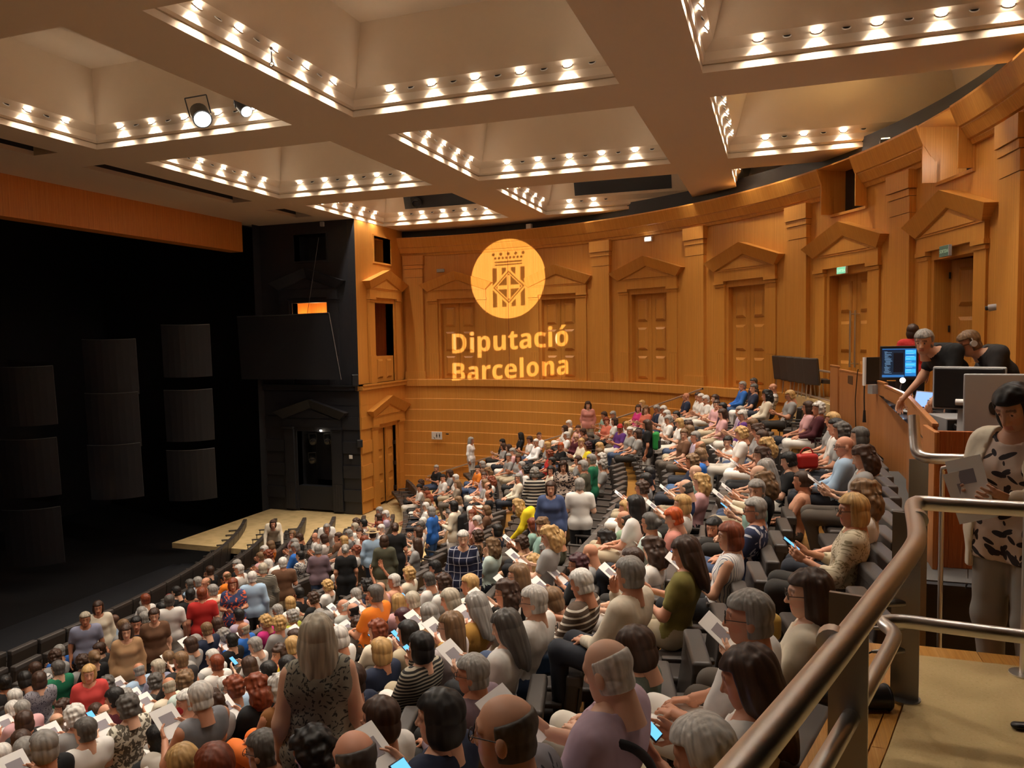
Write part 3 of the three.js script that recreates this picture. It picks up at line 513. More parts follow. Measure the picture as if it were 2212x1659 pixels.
  const amp = stand('equipment_case', 'grey metal equipment box under the monitors', 'equipment', V(1.62, -0.97, -8.2), 0.15); mesh('case', rbox(0.42, 0.16, 0.5, 0.01, 0, 0.08, 0), M.plasticGrey, amp); mesh('front', box(0.4, 0.13, 0.01, 0, 0.08, 0.252), M.blackPlastic, amp);
  const kb = stand('keyboard', 'tilted black control surface beside the white monitor stand', 'keyboard', V(1.7, -0.97, -7.9), 0.4); mesh('deck', rbox(0.36, 0.05, 0.22, 0.01, 0, 0.06, 0).rotateX(0.35), M.blackPlastic, kb);
  const c0 = stand('rack_box', 'long black box at the far end of the desk', 'equipment', V(1.45, -0.97, -15.6), 0.12); mesh('case', rbox(0.5, 0.16, 0.9, 0.01, 0, 0.08, 0), M.blackPlastic, c0); mesh('lip', box(0.5, 0.01, 0.92, 0, 0.165, 0), M.steelDull, c0);
  ['small clear water bottle by the work lamp', 'clear water bottle with white label before the man in black'].forEach((t, k) => {
    const b = thing('water_bottle', t, 'bottle', k ? V(1.6, -0.97, -9.6) : V(1.6, -0.97, -11.0));
    mesh('body', new THREE.LatheGeometry([[0.0, 0], [0.031, 0.002], [0.033, 0.02], [0.032, 0.13], [0.026, 0.16], [0.013, 0.185], [0.013, 0.2]].map((p) => new THREE.Vector2(...p)), 18), new THREE.MeshPhysicalMaterial({ color: 0xffffff, transmission: 1, roughness: 0.06, thickness: 0.05, ior: 1.33 }), b);
    mesh('label', new THREE.CylinderGeometry(0.0335, 0.0335, 0.05, 18, 1, true).translate(0, 0.085, 0), M.white, b); mesh('cap', rod(V(0, 0.2, 0), V(0, 0.218, 0), 0.015, 0.015, 14), M.white, b);
  });
  for (let k = 0; k < 10; k++) {                                 // loose cables heaped on the desk
    const a = V(1.45 + 0.25 * rnd(), -0.955, -7.3 - 3.2 * rnd()), pts = [a]; for (let j = 1; j < 6; j++) pts.push(V(1.42 + 0.5 * rnd(), -0.955 + 0.09 * rnd(), a.z - 0.25 * j * rnd() + 0.12));
    single('cable', pipe(pts, 0.008, 40, 6, 0.5), [M.blackPlastic, M.plasticGrey, M.blackPlastic, M.white][k % 4], `${['thin black', 'pale grey', 'looped black', 'white'][k % 4]} cable number of the tangled heap on the sound desk`.replace(' number', ''), 'cable', V(0, 0, 0), 0, 'cables heaped on the sound desk');
  }
  single('power_cord', [pipe([V(1.36, -0.7, -13.85), V(1.33, -0.72, -13.84), V(1.325, -1.1, -13.83), V(1.33, -1.35, -13.82)], 0.011, 30, 6), rod(V(1.33, -1.3, -13.82), V(1.33, -1.5, -13.82), 0.018, 0.03, 10)], M.blackPlastic, 'black power cord with a plug hanging over the desk panels', 'cord', V(0, 0, 0));
  single('power_cord', [pipe([V(1.30, -0.66, -14.6), V(1.29, -0.7, -14.62), V(1.27, -1.2, -14.75), V(1.28, -1.8, -14.7)], 0.008, 30, 6)], M.blackPlastic, 'thin black wire drooping down the desk panels', 'cord', V(0, 0, 0));
  single('clamp', [rbox(0.06, 0.05, 0.08, 0.01)], std({ color: new THREE.Color(0.6, 0.38, 0.12), roughness: 0.3, metalness: 0.7 }), 'small brass clamp on top of the desk panels', 'clamp', V(1.36, -0.7, -13.9));
  const ch = thing('office_chair', 'black upholstered office chair behind the headphoned man', 'chair', V(2.2, -1.84, -8.6), -1.7);
  mesh('backrest', rbox(0.46, 0.62, 0.1, 0.05, 0, 1.25, -0.26), M.blackPlastic, ch); mesh('seat', rbox(0.48, 0.1, 0.46, 0.04, 0, 0.8, 0), M.blackPlastic, ch); mesh('column', [rod(V(0, 0.05, 0), V(0, 0.78, 0), 0.03), box(0.05, 0.5, 0.03, 0, 1.0, -0.3)], M.steelDull, ch);
  for (let k = 0; k < 5; k++) { const t = k * 1.2566; mesh('leg', rod(V(0, 0.08, 0), V(0.28 * Math.cos(t), 0.04, 0.28 * Math.sin(t)), 0.02), M.blackPlastic, ch); }
}
function metricless(g) { return g; }
// ------------------------------------------------------------------ signs, lamps and devices on the walls
const label2 = (w, h, bg, draw) => std({ map: textTexture(w, h, (c) => { c.fillStyle = bg; c.fillRect(0, 0, w, h); draw(c, w, h); }), roughness: 0.4 });
const person2D = (c, x, y, s, skirt) => { c.beginPath(); c.arc(x, y - 38 * s, 9 * s, 0, 7); c.fill(); c.beginPath(); if (skirt) { c.moveTo(x - 7 * s, y - 26 * s); c.lineTo(x + 7 * s, y - 26 * s); c.lineTo(x + 17 * s, y + 12 * s); c.lineTo(x - 17 * s, y + 12 * s); } else c.rect(x - 12 * s, y - 26 * s, 24 * s, 38 * s); c.fill(); c.fillRect(x - 9 * s, y + 10 * s, 7 * s, 30 * s); c.fillRect(x + 2 * s, y + 10 * s, 7 * s, 30 * s); };
{
  const A = (p) => Math.atan2(-(p.z - HC.y), p.x - HC.x) / D2R;
  const flat = (name, label, cat, p, r, w, h, d, face, front) => { const a = A(p), o = thing(name, label, cat, onArc(a, r, p.y), faceIn(a)); mesh('case', rbox(w, h, d, 0.01), front, o); const pl = new THREE.PlaneGeometry(w * 0.94, h * 0.92).translate(0, 0, d / 2 + 0.002); mesh('face', pl, face, o); return o; };
  flat('restroom_sign', 'white sign with an arrow and two dark restroom figures', 'sign', V(-12.15, -3.64, -26.4), RW - 0.52, 0.42, 0.29, 0.03,
    label2(256, 176, '#d9d6d0', (c) => { c.fillStyle = '#2a2623'; person2D(c, 128, 92, 1.25, true); person2D(c, 200, 92, 1.25, false); c.save(); c.translate(52, 128); c.rotate(2.36); c.fillRect(-4, -34, 9, 50); c.beginPath(); c.moveTo(-20, -22); c.lineTo(0, -48); c.lineTo(21, -22); c.fill(); c.restore(); }), M.white);
  single('wall_clip', rbox(0.12, 0.05, 0.05, 0.02), M.blackPlastic, 'small dark clip beside the restroom sign', 'fixture', onArc(A(V(-11.75, 0, -26.42)), RW - 0.44, -3.58));
  const exit = (w, h, lit, text) => std({ map: textTexture(w, h, (c) => { c.fillStyle = lit ? '#123c26' : '#1c3a2c'; c.fillRect(0, 0, w, h); c.fillStyle = lit ? '#eafff0' : '#b9dcc4'; c.font = 'bold 58px sans-serif'; c.textAlign = 'center'; c.textBaseline = 'middle'; c.fillText(text, w / 2, h / 2 + 3); }), emissive: new THREE.Color(lit ? 0.25 : 0.03, lit ? 0.7 : 0.06, lit ? 0.4 : 0.04), emissiveIntensity: 0.5, roughness: 0.3 });
  const d5 = onArc(DOORS[4], RW, LED + 2.93), d6 = onArc(DOORS[5], RW, LED + 2.95);
  flat('exit_sign', 'lit green exit sign over the double door with steel bars', 'sign', d5, RW - 0.16, 0.34, 0.16, 0.06, exit(256, 96, true, 'SORTIDA'), M.white);
  flat('exit_sign', 'dull green exit sign over the half-open door', 'sign', d6, RW - 0.16, 0.34, 0.2, 0.06, exit(256, 128, false, 'SORTIDA'), M.plasticGrey);
  const em = flat('emergency_light', 'twin emergency light glowing above the fourth doorway', 'light', V(-3.95, 3.02, -24.39), RW - 0.04, 0.3, 0.16, 0.08, M.white, M.white);
  for (const s of [-1, 1]) mesh('bulb', ball(0.035, s * 0.07, 0, 0.045), M.glow, em);
  flat('emergency_light', 'unlit grey emergency light high over the first doorway', 'light', onArc(92.0, RW, 2.55), RW - 0.04, 0.3, 0.12, 0.06, M.plasticGrey, M.plasticGrey);
  flat('control_box', 'small white box on the dark gap above the cornice', 'fixture', onArc(77.5, RW, 3.86), RW - 0.3, 0.2, 0.22, 0.12, M.white, M.plasticGrey);
  const cam = thing('wall_camera', 'white surveillance camera on the wood beside the open door', 'camera', onArc(9.6, RW - 0.02, 0.36), faceIn(9.6)); mesh('base', rbox(0.16, 0.22, 0.06, 0.015), M.white, cam); mesh('head', [rod(V(0, 0.0, 0.03), V(-0.08, -0.02, 0.16), 0.05, 0.055, 14)], M.plasticGrey, cam); mesh('lens', rod(V(-0.08, -0.02, 0.16), V(-0.1, -0.025, 0.2), 0.035, 0.035, 12), M.blackPlastic, cam);
  const c2 = thing('wall_camera', 'white dome camera at the corner of the banded wall', 'camera', V(XW + 0.25, -4.0, -26.25)); mesh('dome', ball(0.1, 0, 0, 0, 1, 1.3, 1), M.white, c2); mesh('lens', ball(0.04, 0.08, -0.04, 0.03), M.blackPlastic, c2);
  single('loudspeaker', rbox(0.12, 0.1, 0.12, 0.02), M.blackPlastic, 'little black loudspeaker low in the wall corner', 'speaker', V(XW + 0.28, -4.65, -26.2));
  const e2 = thing('exit_sign', 'small dark green exit sign over the stage-side door', 'sign', V(XW + 0.03, -2.98, -24.95), Math.PI / 2); mesh('case', rbox(0.3, 0.12, 0.05, 0.01), M.blackPlastic, e2); mesh('face', new THREE.PlaneGeometry(0.27, 0.1).translate(0, 0, 0.027), exit(256, 96, false, 'SORTIDA'), e2);
  // on the black return wall
  single('switch_plate', rbox(0.13, 0.13, 0.03, 0.01), M.white, 'white square plate on the black stage wall', 'fixture', V(-13.95, -4.03, ZB + 0.09));
  single('wall_lantern', rbox(0.14, 0.16, 0.1, 0.02), M.plasticGrey, 'pale small box high on the black stage wall', 'fixture', V(-14.83, 3.98, ZB + 0.05));
  const dn = thing('work_light', 'small glowing work light over the dark lamp recess', 'light', V(-15.2, -3.12, ZB - 0.05)); mesh('case', rbox(0.24, 0.08, 0.1, 0.02), M.blackPlastic, dn); mesh('bulb', ball(0.05, 0.04, -0.03, 0.05, 1.5, 0.8, 0.8), M.glow, dn);
  const wl = new THREE.PointLight(new THREE.Color(1, 0.85, 0.65), 0.25, 0, 2); wl.position.set(-15.15, -3.2, ZB + 0.04); wl.castShadow = true; scene.add(wl);
  const ex = thing('emergency_light', 'twin emergency light glowing in the dark of the stage', 'light', V(-21.5, -6.05 + 0.35, -16.6), 1.2); mesh('case', rbox(0.3, 0.14, 0.06, 0.01), M.white, ex); for (const s of [-1, 1]) mesh('bulb', ball(0.04, s * 0.07, 0, 0.04), M.glow, ex);
  const spk = thing('loudspeaker', 'dark loudspeaker on the corner ledge of the black wall', 'speaker', V(XW - 0.02, LED + 0.16, ZB + 0.2), 0.6); mesh('case', rbox(0.22, 0.4, 0.26, 0.02), M.blackPlastic, spk); mesh('grille', rbox(0.18, 0.36, 0.02, 0.008, 0, 0, 0.13), M.dark, spk);
  const sp2 = thing('loudspeaker', 'small black loudspeaker bracketed to the black wall corner', 'speaker', V(XW + 0.02, -3.55, ZB + 0.1), 0.7); mesh('case', rbox(0.2, 0.26, 0.18, 0.02), M.blackPlastic, sp2); mesh('grille', rbox(0.16, 0.22, 0.02, 0.008, 0, 0, 0.09), M.dark, sp2);
}
// spotlights: in the stage-side coffer, the farthest hatch, the wall window and the lamp recess
theatreLamp(V(-10.3, 4.2, -12.0), V(-2, -4, -6), 'brightest theatre spotlight, dazzling below the second stage-side coffer', 55, 0.15, 0.5);
theatreLamp(V(-9.45, 4.3, -12.2), V(-1, -4, -9), 'smaller dazzling theatre spotlight at the coffer corner', 20, 0.1, 0.5);
theatreLamp(V(-12.05, 4.75, -24.55), V(-8, 0, -12), 'unlit theatre spotlight in the dark hatch of the farthest coffer', 0, 0.16, 0.4);
theatreLamp(onArc(14.6, RW + 0.25, 3.25), V(-14, -3, -20), 'glowing theatre spotlight in the window right of the open door bay', 30, 0.17, 0.35);
theatreLamp(V(-15.75, -3.62, ZB - 0.35), V(-13, -4.6, -19), 'unlit lantern hung in the dark recess, upper left', 0, 0.1, 0.4);
theatreLamp(V(-15.15, -3.6, ZB - 0.35), V(-13, -4.6, -19), 'unlit lantern hung in the dark recess, upper right', 0, 0.1, 0.4);
theatreLamp(V(-15.8, -4.3, ZB - 0.35), V(-13, -5.0, -19), 'unlit lantern hung in the dark recess, lowest', 0, 0.1, 0.4);
{ const h = thing('rigging_hook', 'dark snap hook hanging on a short wire from the ceiling', 'hook', V(-7.26, CEIL + 0.32, -10.0)); mesh('wire', rod(V(0, -0.12, 0), V(0, 0, 0), 0.008), M.blackPlastic, h); mesh('shackle', [rod(V(0, -0.2, 0), V(0, -0.12, 0), 0.02, 0.012), ball(0.025, 0, 0, 0)], M.steelDull, h); mesh('hook', new THREE.TorusGeometry(0.035, 0.009, 8, 18).translate(0, -0.235, 0), M.steelDull, h); }
for (const [x, y, z, p] of [[2.0, 3.86, -17.4, 2.2], [-1.9, 3.86, -23.7, 1.3], [3.0, 3.86, -14.9, 2.2]]) {   // lamps that stand on the cornice and wash the coffers
  const o = thing('cove_lamp', ['warm flood lamp hidden on the cornice by the half-open door', 'warm flood lamp hidden on the far part of the cornice', 'warm flood lamp hidden on the nearest part of the cornice'][[2.0, -1.9, 3.0].indexOf(x)], 'lamp', V(x, y, z));
  mesh('housing', rbox(0.2, 0.08, 0.2, 0.02, 0, -0.03, 0), M.blackPlastic, o); mesh('lens', rbox(0.16, 0.02, 0.16, 0.008, 0, 0.02, 0), std({ color: 0xffffff, emissive: new THREE.Color(1, 0.75, 0.35), emissiveIntensity: 4 }), o);
  const s = new THREE.SpotLight(new THREE.Color(1, 0.72, 0.3), p * 3, 0, 1.1, 0.9, 2); s.position.set(x, y + 0.05, z); s.target.position.set(x - 1.0, 6, z + 0.6); s.castShadow = true; s.shadow.radius = 4; scene.add(s, s.target);
}
// ------------------------------------------------------------------ black acoustic shells hung over the stage
{
  const shell = (w, h) => { const g = []; const n = 8; for (let i = 0; i < n; i++) { const q = (t, y) => V((t - 0.5) * w, y, 0.16 * (1 - (2 * t - 1) ** 2)); const a = i / n, b = (i + 1) / n; g.push([q(a, 0), q(b, 0), q(b, -h), q(a, -h)]); } return polys(g); };
  const names = ['upper', 'middle', 'lower'];
  const put = (px, y, z, x, w, h, label, tilt = 0.12) => {
    const o = thing('acoustic_panel', label, 'panel', V(x, y, z), 0.62, undefined); o.rotation.order = 'YXZ'; o.rotation.x = tilt;
    mesh('shell', shell(w, h), M.black, o);
    const top = []; for (let i = 0; i <= 8; i++) { const t = i / 8; top.push(V((t - 0.5) * w, 0, 0.16 * (1 - (2 * t - 1) ** 2))); }
    mesh('top_rim', pipe(top, 0.012, 24, 6), M.rim, o); mesh('side_rim', rod(V(w / 2, 0, 0), V(w / 2, -h, 0), 0.006, 0.006, 6), M.rim, o);
  };
  const cols = [['nearest', -18.55, -20.4, [0.6, -1.55, -3.55]], ['second', -19.5, -18.2, [0.15, -1.5, -3.1]], ['third', -20.6, -16.2, [-0.6, -2.7, -4.75]]];
  for (const [n, x, z, ys] of cols) ys.forEach((y, k) => put(0, y, z, x, 1.5, 1.75, `black curved acoustic shell, ${names[k]} of the ${n} stack from the wood wall`));
  const o = thing('acoustic_panel', 'broad black acoustic board with pale edge before the black wall', 'panel', V(-15.95, 0.88, ZB + 0.75), 0.0);
  mesh('shell', [polys([[V(-2.0, 0, 0), V(1.8, 0.02, 0.12), V(2.12, -2.2, 0.0), V(-1.9, -2.2, 0)].reverse()])], M.black, o); mesh('top_rim', pipe([V(-2.0, 0, 0), V(-0.2, 0.0, 0.06), V(1.8, 0.03, 0.12)], 0.018, 20, 6), M.rim, o); mesh('side_rim', rod(V(1.8, 0.03, 0.12), V(2.12, -2.2, 0), 0.02, 0.016, 8), M.rim, o);
  single('guy_wire', rod(V(-14.82, 3.5, ZB + 0.3), V(-15.1, 0.9, ZB + 0.7), 0.008, 0.008, 5), M.rim, 'thin wire running down to the broad black board', 'wire', V(0, 0, 0));
}
// small things by the railing
{
  const o = thing('work_lamp', 'black cylindrical can lamp lying by the rail foot', 'lamp', V(0.36, LED + 0.05, -3.33), 0.4);
  mesh('body', [rod(V(-0.16, 0, -0.02), V(0.06, 0, 0), 0.04, 0.05, 18), rod(V(-0.22, 0, -0.03), V(-0.16, 0, -0.02), 0.025, 0.04, 14)], M.blackPlastic, o); mesh('rim', new THREE.TorusGeometry(0.048, 0.006, 8, 24).rotateY(Math.PI / 2).translate(0.062, 0, 0), M.blackPlastic, o);
  ['highest', 'middle', 'lowest'].forEach((n, k) => { const p = thing('cable_plug', `${n} of three dark cable plugs strapped behind the rail post`, 'plug', V(0.455, -1.13 - 0.1 * k, -3.45), 0.3); mesh('body', [rod(V(-0.09, 0, 0), V(0.0, 0.004, 0), 0.006, 0.016, 10), rod(V(0, 0.004, 0), V(0.04, 0.006, 0), 0.016, 0.014, 10)], M.steelDull, p); mesh('cord', pipe([V(-0.09, 0, 0), V(-0.16, -0.02, 0.02), V(-0.2, -0.06, 0.05)], 0.004, 12, 5), M.blackPlastic, p); });
  single('cable_cover', new THREE.CapsuleGeometry(0.022, 0.24, 6, 14).rotateZ(Math.PI / 2).scale(1, 0.6, 1), M.blackPlastic, 'short dark bar lying on the beige carpet', 'bar', V(0.985, LED + 0.02, -3.33), 0.12);
}
// loose seats parked on the far walkway
for (let k = 0; k < 5; k++) {
  const z = -21.0 + k * 0.55, o = thing('loose_chair', `${['farthest', 'second', 'third', 'fourth', 'nearest'][k]} of the dark padded chairs parked on the far walkway`, 'chair', V(0.15 + 0.17 * k, LED, z), 2.2);
  mesh('backrest', rbox(0.5, 0.62, 0.08, 0.03, 0, 0.66, -0.1).rotateX(-0.12), M.leather, o); mesh('seat', rbox(0.5, 0.1, 0.4, 0.03, 0, 0.42, 0.12).rotateX(0.08), M.leather, o);
  for (const s of [-1, 1]) mesh('leg', [rod(V(s * 0.22, 0, 0.25), V(s * 0.22, 0.42, 0.2), 0.012), rod(V(s * 0.22, 0, -0.15), V(s * 0.22, 0.5, -0.1), 0.012)], M.steel, o);
}
// ------------------------------------------------------------------ theatre seats: the three hundred nearest are things, the rest one object
const camDir = new THREE.Vector3(), camX = new THREE.Vector3(), camY = new THREE.Vector3(); camera.updateMatrixWorld(true); camera.matrixWorld.extractBasis(camX, camY, camDir); camDir.negate();
function inView(p, m = 0.08) { const d = p.dot(camDir); if (d < 0.4) return false; const k = 1653.1 / d; return Math.abs(p.dot(camX) * k) < 1106 * (1 + m) && Math.abs(p.dot(camY) * k) < 829 * (1 + m); }
const ORD = (n) => n + (n % 100 > 10 && n % 100 < 14 ? 'th' : ['th', 'st', 'nd', 'rd'][n % 10] ?? 'th');
const ROWNAME = ['last', 'second-last', 'third-last', 'fourth-last', 'fifth-last', 'sixth-last', 'seventh-last', 'eighth-last', 'ninth-last', 'aisle-side front', 'eleventh-last', 'twelfth-last', 'thirteenth-last', 'fourteenth-last', 'fifteenth-last', 'foremost'];
const SEAT = {
  back: rbox(0.575, 0.66, 0.1, 0.022).rotateX(-0.13).translate(0, 0.47, 0.05), pad: rbox(0.575, 0.1, 0.125, 0.024, 0, 0.8, 0.0),
  shell: rbox(0.56, 0.7, 0.02, 0.006).rotateX(-0.13).translate(0, 0.42, -0.005), cushion: rbox(0.5, 0.12, 0.5, 0.03, 0, 0.42, 0.36), base: rbox(0.42, 0.36, 0.1, 0.01, 0, 0.18, 0.14),
  arm: rbox(0.06, 0.035, 0.36, 0.012, 0.29, 0.63, 0.27), frame: [rod(V(0.29, 0.02, 0.42), V(0.29, 0.62, 0.42), 0.012, 0.012, 6), rod(V(0.29, 0.3, 0.42), V(0.29, 0.3, 0.14), 0.01, 0.01, 6)],
};
SEAT.frame = join(SEAT.frame);
const SEATS = [];
for (let i = 0; i < 16; i++) {
  const d = HC.x - RC.x, r = ROW_R[i], R = RW - 1.25, lim = Math.acos(Math.min(1, (d * d + r * r - R * R) / (2 * d * r)));
  const far = i >= 10 ? Math.asin(9.0 / r) : lim, pitch = 0.6 / r, n = Math.floor((far + 0.62) / pitch);
  for (let k = 0; k < n; k++) {
    const t = far - pitch * (k + 0.5), p = V(RC.x + r * Math.cos(t), ROW_Y[i], RC.y - r * Math.sin(t));
    if (Math.hypot(p.x - HC.x, p.z - HC.y) > RW - 0.6 || !inView(p.clone().setY(p.y + 0.7))) continue;
    SEATS.push({ p, turn: Math.atan2(RC.x - p.x, RC.y - p.z), i, k, d: p.length() });
  }
}
SEATS.sort((a, b) => a.d - b.d);
let firstSeat = null;
SEATS.slice(0, 300).forEach((s) => {
  let o;
  if (!firstSeat) {
    o = firstSeat = thing('theatre_seat', '', 'seat', s.p, s.turn);
    mesh('backrest', SEAT.back, M.leather, o); mesh('top_pad', SEAT.pad, M.leatherTop, o); mesh('back_shell', SEAT.shell, M.shell, o); mesh('cushion', SEAT.cushion, M.leather, o); mesh('pedestal', SEAT.base, M.blackPlastic, o); mesh('armrest', SEAT.arm, M.leather, o); mesh('arm_frame', SEAT.frame, M.steelDull, o);
  } else { o = firstSeat.clone(); o.name = numbered('theatre_seat'); scene.add(o); o.position.copy(s.p); o.rotation.y = s.turn; }
  o.userData = { label: `dark brown leather seat, ${ORD(s.k + 1)} from the far end of the ${ROWNAME[s.i]} row`, category: 'seat', group: `seats of the ${ROWNAME[s.i]} row` };
});
{
  const rest = SEATS.slice(300), im = new THREE.InstancedMesh(join([SEAT.back, SEAT.pad, SEAT.shell, SEAT.cushion, SEAT.base, SEAT.arm, SEAT.frame]), M.leather, rest.length), m = new THREE.Matrix4();
  rest.forEach((s, k) => im.setMatrixAt(k, m.makeRotationY(s.turn).setPosition(s.p)));
  im.name = 'theatre_seats_beyond'; im.castShadow = im.receiveShadow = true; scene.add(im);
  tag(im, 'dark leather seats of the remoter part of the hall, mostly hidden by people', 'seats', null, 'stuff');
}
// ------------------------------------------------------------------ people: distance fields over jointed skeletons, meshed with surface nets
function hash3(x, y, z) { let n = Math.imul(x, 374761393) + Math.imul(y, 668265263) + Math.imul(z, 2147483647 - 1274126177); n = Math.imul(n ^ (n >>> 13), 1274126177); return ((n ^ (n >>> 16)) >>> 0) / 4294967296; }
function noise3(x, y, z) {
  const X = Math.floor(x), Y = Math.floor(y), Z = Math.floor(z), s = (t) => t * t * (3 - 2 * t), u = s(x - X), v = s(y - Y), w = s(z - Z), L = (a, b, t) => a + (b - a) * t, h = (a, b, c) => hash3(X + a, Y + b, Z + c);
  return L(L(L(h(0, 0, 0), h(1, 0, 0), u), L(h(0, 1, 0), h(1, 1, 0), u), v), L(L(h(0, 0, 1), h(1, 0, 1), u), L(h(0, 1, 1), h(1, 1, 1), u), v), w) * 2 - 1;
}
const clamp01 = (t) => t < 0 ? 0 : t > 1 ? 1 : t;
const smin = (a, b, k) => { const h = Math.max(k - Math.abs(a - b), 0) / k; return Math.min(a, b) - h * h * k * 0.25; };
const smax = (a, b, k) => -smin(-a, -b, k);
const ell = (x, y, z, cx, cy, cz, rx, ry, rz) => { const a = (x - cx) / rx, b = (y - cy) / ry, c = (z - cz) / rz, k = Math.sqrt(a * a + b * b + c * c); return (k - 1) * Math.min(rx, ry, rz) * (k > 1 ? 1 : 1); };
function bone(a, b, ra, rb = ra, flat = 1) { return { ax: a[0], ay: a[1], az: a[2], dx: b[0] - a[0], dy: b[1] - a[1], dz: b[2] - a[2], L: (b[0] - a[0]) ** 2 + (b[1] - a[1]) ** 2 + (b[2] - a[2]) ** 2 || 1e-9, ra, rb, flat }; }
function dBone(q, x, y, z, grow) { const px = x - q.ax, py = y - q.ay, pz = z - q.az, h = clamp01((px * q.dx + py * q.dy + pz * q.dz) / q.L), u = px - q.dx * h, v = py - q.dy * h, w = (pz - q.dz * h) * q.flat; return Math.sqrt(u * u + v * v + w * w) - (q.ra + (q.rb - q.ra) * h) - grow; }
function field(bones, k = 0.05, grow = 0) { return (x, y, z) => { let d = 9; for (const q of bones) { const e = dBone(q, x, y, z, grow); if (e < d + k) d = smin(d, e, k); } return d; }; }
function reach(bones, pad) { const lo = [9, 9, 9], hi = [-9, -9, -9]; for (const q of bones) for (const [x, y, z] of [[q.ax, q.ay, q.az], [q.ax + q.dx, q.ay + q.dy, q.az + q.dz]]) { const r = Math.max(q.ra, q.rb) + pad;[x, y, z].forEach((c, i) => { lo[i] = Math.min(lo[i], c - r); hi[i] = Math.max(hi[i], c + r); }); } return [lo, hi]; }
function surf(f, lo, hi, cell, paint) {
  const n = [0, 1, 2].map((i) => Math.ceil((hi[i] - lo[i]) / cell) + 2), [nx, ny, nz] = n, val = new Float32Array(nx * ny * nz), id = (i, j, k) => (k * ny + j) * nx + i;
  for (let k = 0; k < nz; k++) for (let j = 0; j < ny; j++) for (let i = 0; i < nx; i++) val[id(i, j, k)] = f(lo[0] + (i - 0.5) * cell, lo[1] + (j - 0.5) * cell, lo[2] + (k - 0.5) * cell);
  const vert = new Int32Array(nx * ny * nz).fill(-1), pos = [], idx = [], E = [[0, 1], [2, 3], [4, 5], [6, 7], [0, 2], [1, 3], [4, 6], [5, 7], [0, 4], [1, 5], [2, 6], [3, 7]];
  const c = new Float32Array(8);
  for (let k = 0; k + 1 < nz; k++) for (let j = 0; j + 1 < ny; j++) for (let i = 0; i + 1 < nx; i++) {
    let mask = 0; for (let b = 0; b < 8; b++) { c[b] = val[id(i + (b & 1), j + (b >> 1 & 1), k + (b >> 2))]; if (c[b] < 0) mask |= 1 << b; }
    if (mask === 0 || mask === 255) continue;
    let sx = 0, sy = 0, sz = 0, m = 0;
    for (const [a, b] of E) if ((c[a] < 0) !== (c[b] < 0)) { const t = c[a] / (c[a] - c[b]); sx += (a & 1) + ((b & 1) - (a & 1)) * t; sy += (a >> 1 & 1) + ((b >> 1 & 1) - (a >> 1 & 1)) * t; sz += (a >> 2) + ((b >> 2) - (a >> 2)) * t; m++; }
    vert[id(i, j, k)] = pos.length / 3; pos.push(lo[0] + (i - 0.5 + sx / m) * cell, lo[1] + (j - 0.5 + sy / m) * cell, lo[2] + (k - 0.5 + sz / m) * cell);
  }
  const quad = (a, b, d, e, flip) => { if (a < 0 || b < 0 || d < 0 || e < 0) return; if (flip) idx.push(a, d, b, a, e, d); else idx.push(a, b, d, a, d, e); };
  for (let k = 1; k + 1 < nz; k++) for (let j = 1; j + 1 < ny; j++) for (let i = 1; i + 1 < nx; i++) {
    const o = val[id(i, j, k)] < 0;
    if (o !== val[id(i + 1, j, k)] < 0) quad(vert[id(i, j - 1, k - 1)], vert[id(i, j, k - 1)], vert[id(i, j, k)], vert[id(i, j - 1, k)], !o);
    if (o !== val[id(i, j + 1, k)] < 0) quad(vert[id(i - 1, j, k - 1)], vert[id(i - 1, j, k)], vert[id(i, j, k)], vert[id(i, j, k - 1)], !o);
    if (o !== val[id(i, j, k + 1)] < 0) quad(vert[id(i - 1, j - 1, k)], vert[id(i, j - 1, k)], vert[id(i, j, k)], vert[id(i - 1, j, k)], !o);
  }
  const N = pos.length / 3, nor = new Float32Array(N * 3), uv = new Float32Array(N * 2), col = new Float32Array(N * 3).fill(1), e = cell * 0.4;
  for (let i = 0; i < N; i++) {
    const x = pos[i * 3], y = pos[i * 3 + 1], z = pos[i * 3 + 2], gx = f(x + e, y, z) - f(x - e, y, z), gy = f(x, y + e, z) - f(x, y - e, z), gz = f(x, y, z + e) - f(x, y, z - e), L = Math.hypot(gx, gy, gz) || 1;
    nor[i * 3] = gx / L; nor[i * 3 + 1] = gy / L; nor[i * 3 + 2] = gz / L; uv[i * 2] = x + 0.55 * z; uv[i * 2 + 1] = y;
    if (paint) { const q = paint(x, y, z); col[i * 3] = q[0]; col[i * 3 + 1] = q[1]; col[i * 3 + 2] = q[2]; }
  }
  const g = new THREE.BufferGeometry(); g.setAttribute('position', new THREE.Float32BufferAttribute(pos, 3)); g.setAttribute('normal', new THREE.BufferAttribute(nor, 3)); g.setAttribute('uv', new THREE.BufferAttribute(uv, 2)); g.setAttribute('color', new THREE.BufferAttribute(col, 3)); g.setIndex(idx);
  return g;
}
const cache = new Map(), keep = (key, make) => { if (!cache.has(key)) cache.set(key, make()); return cache.get(key); };
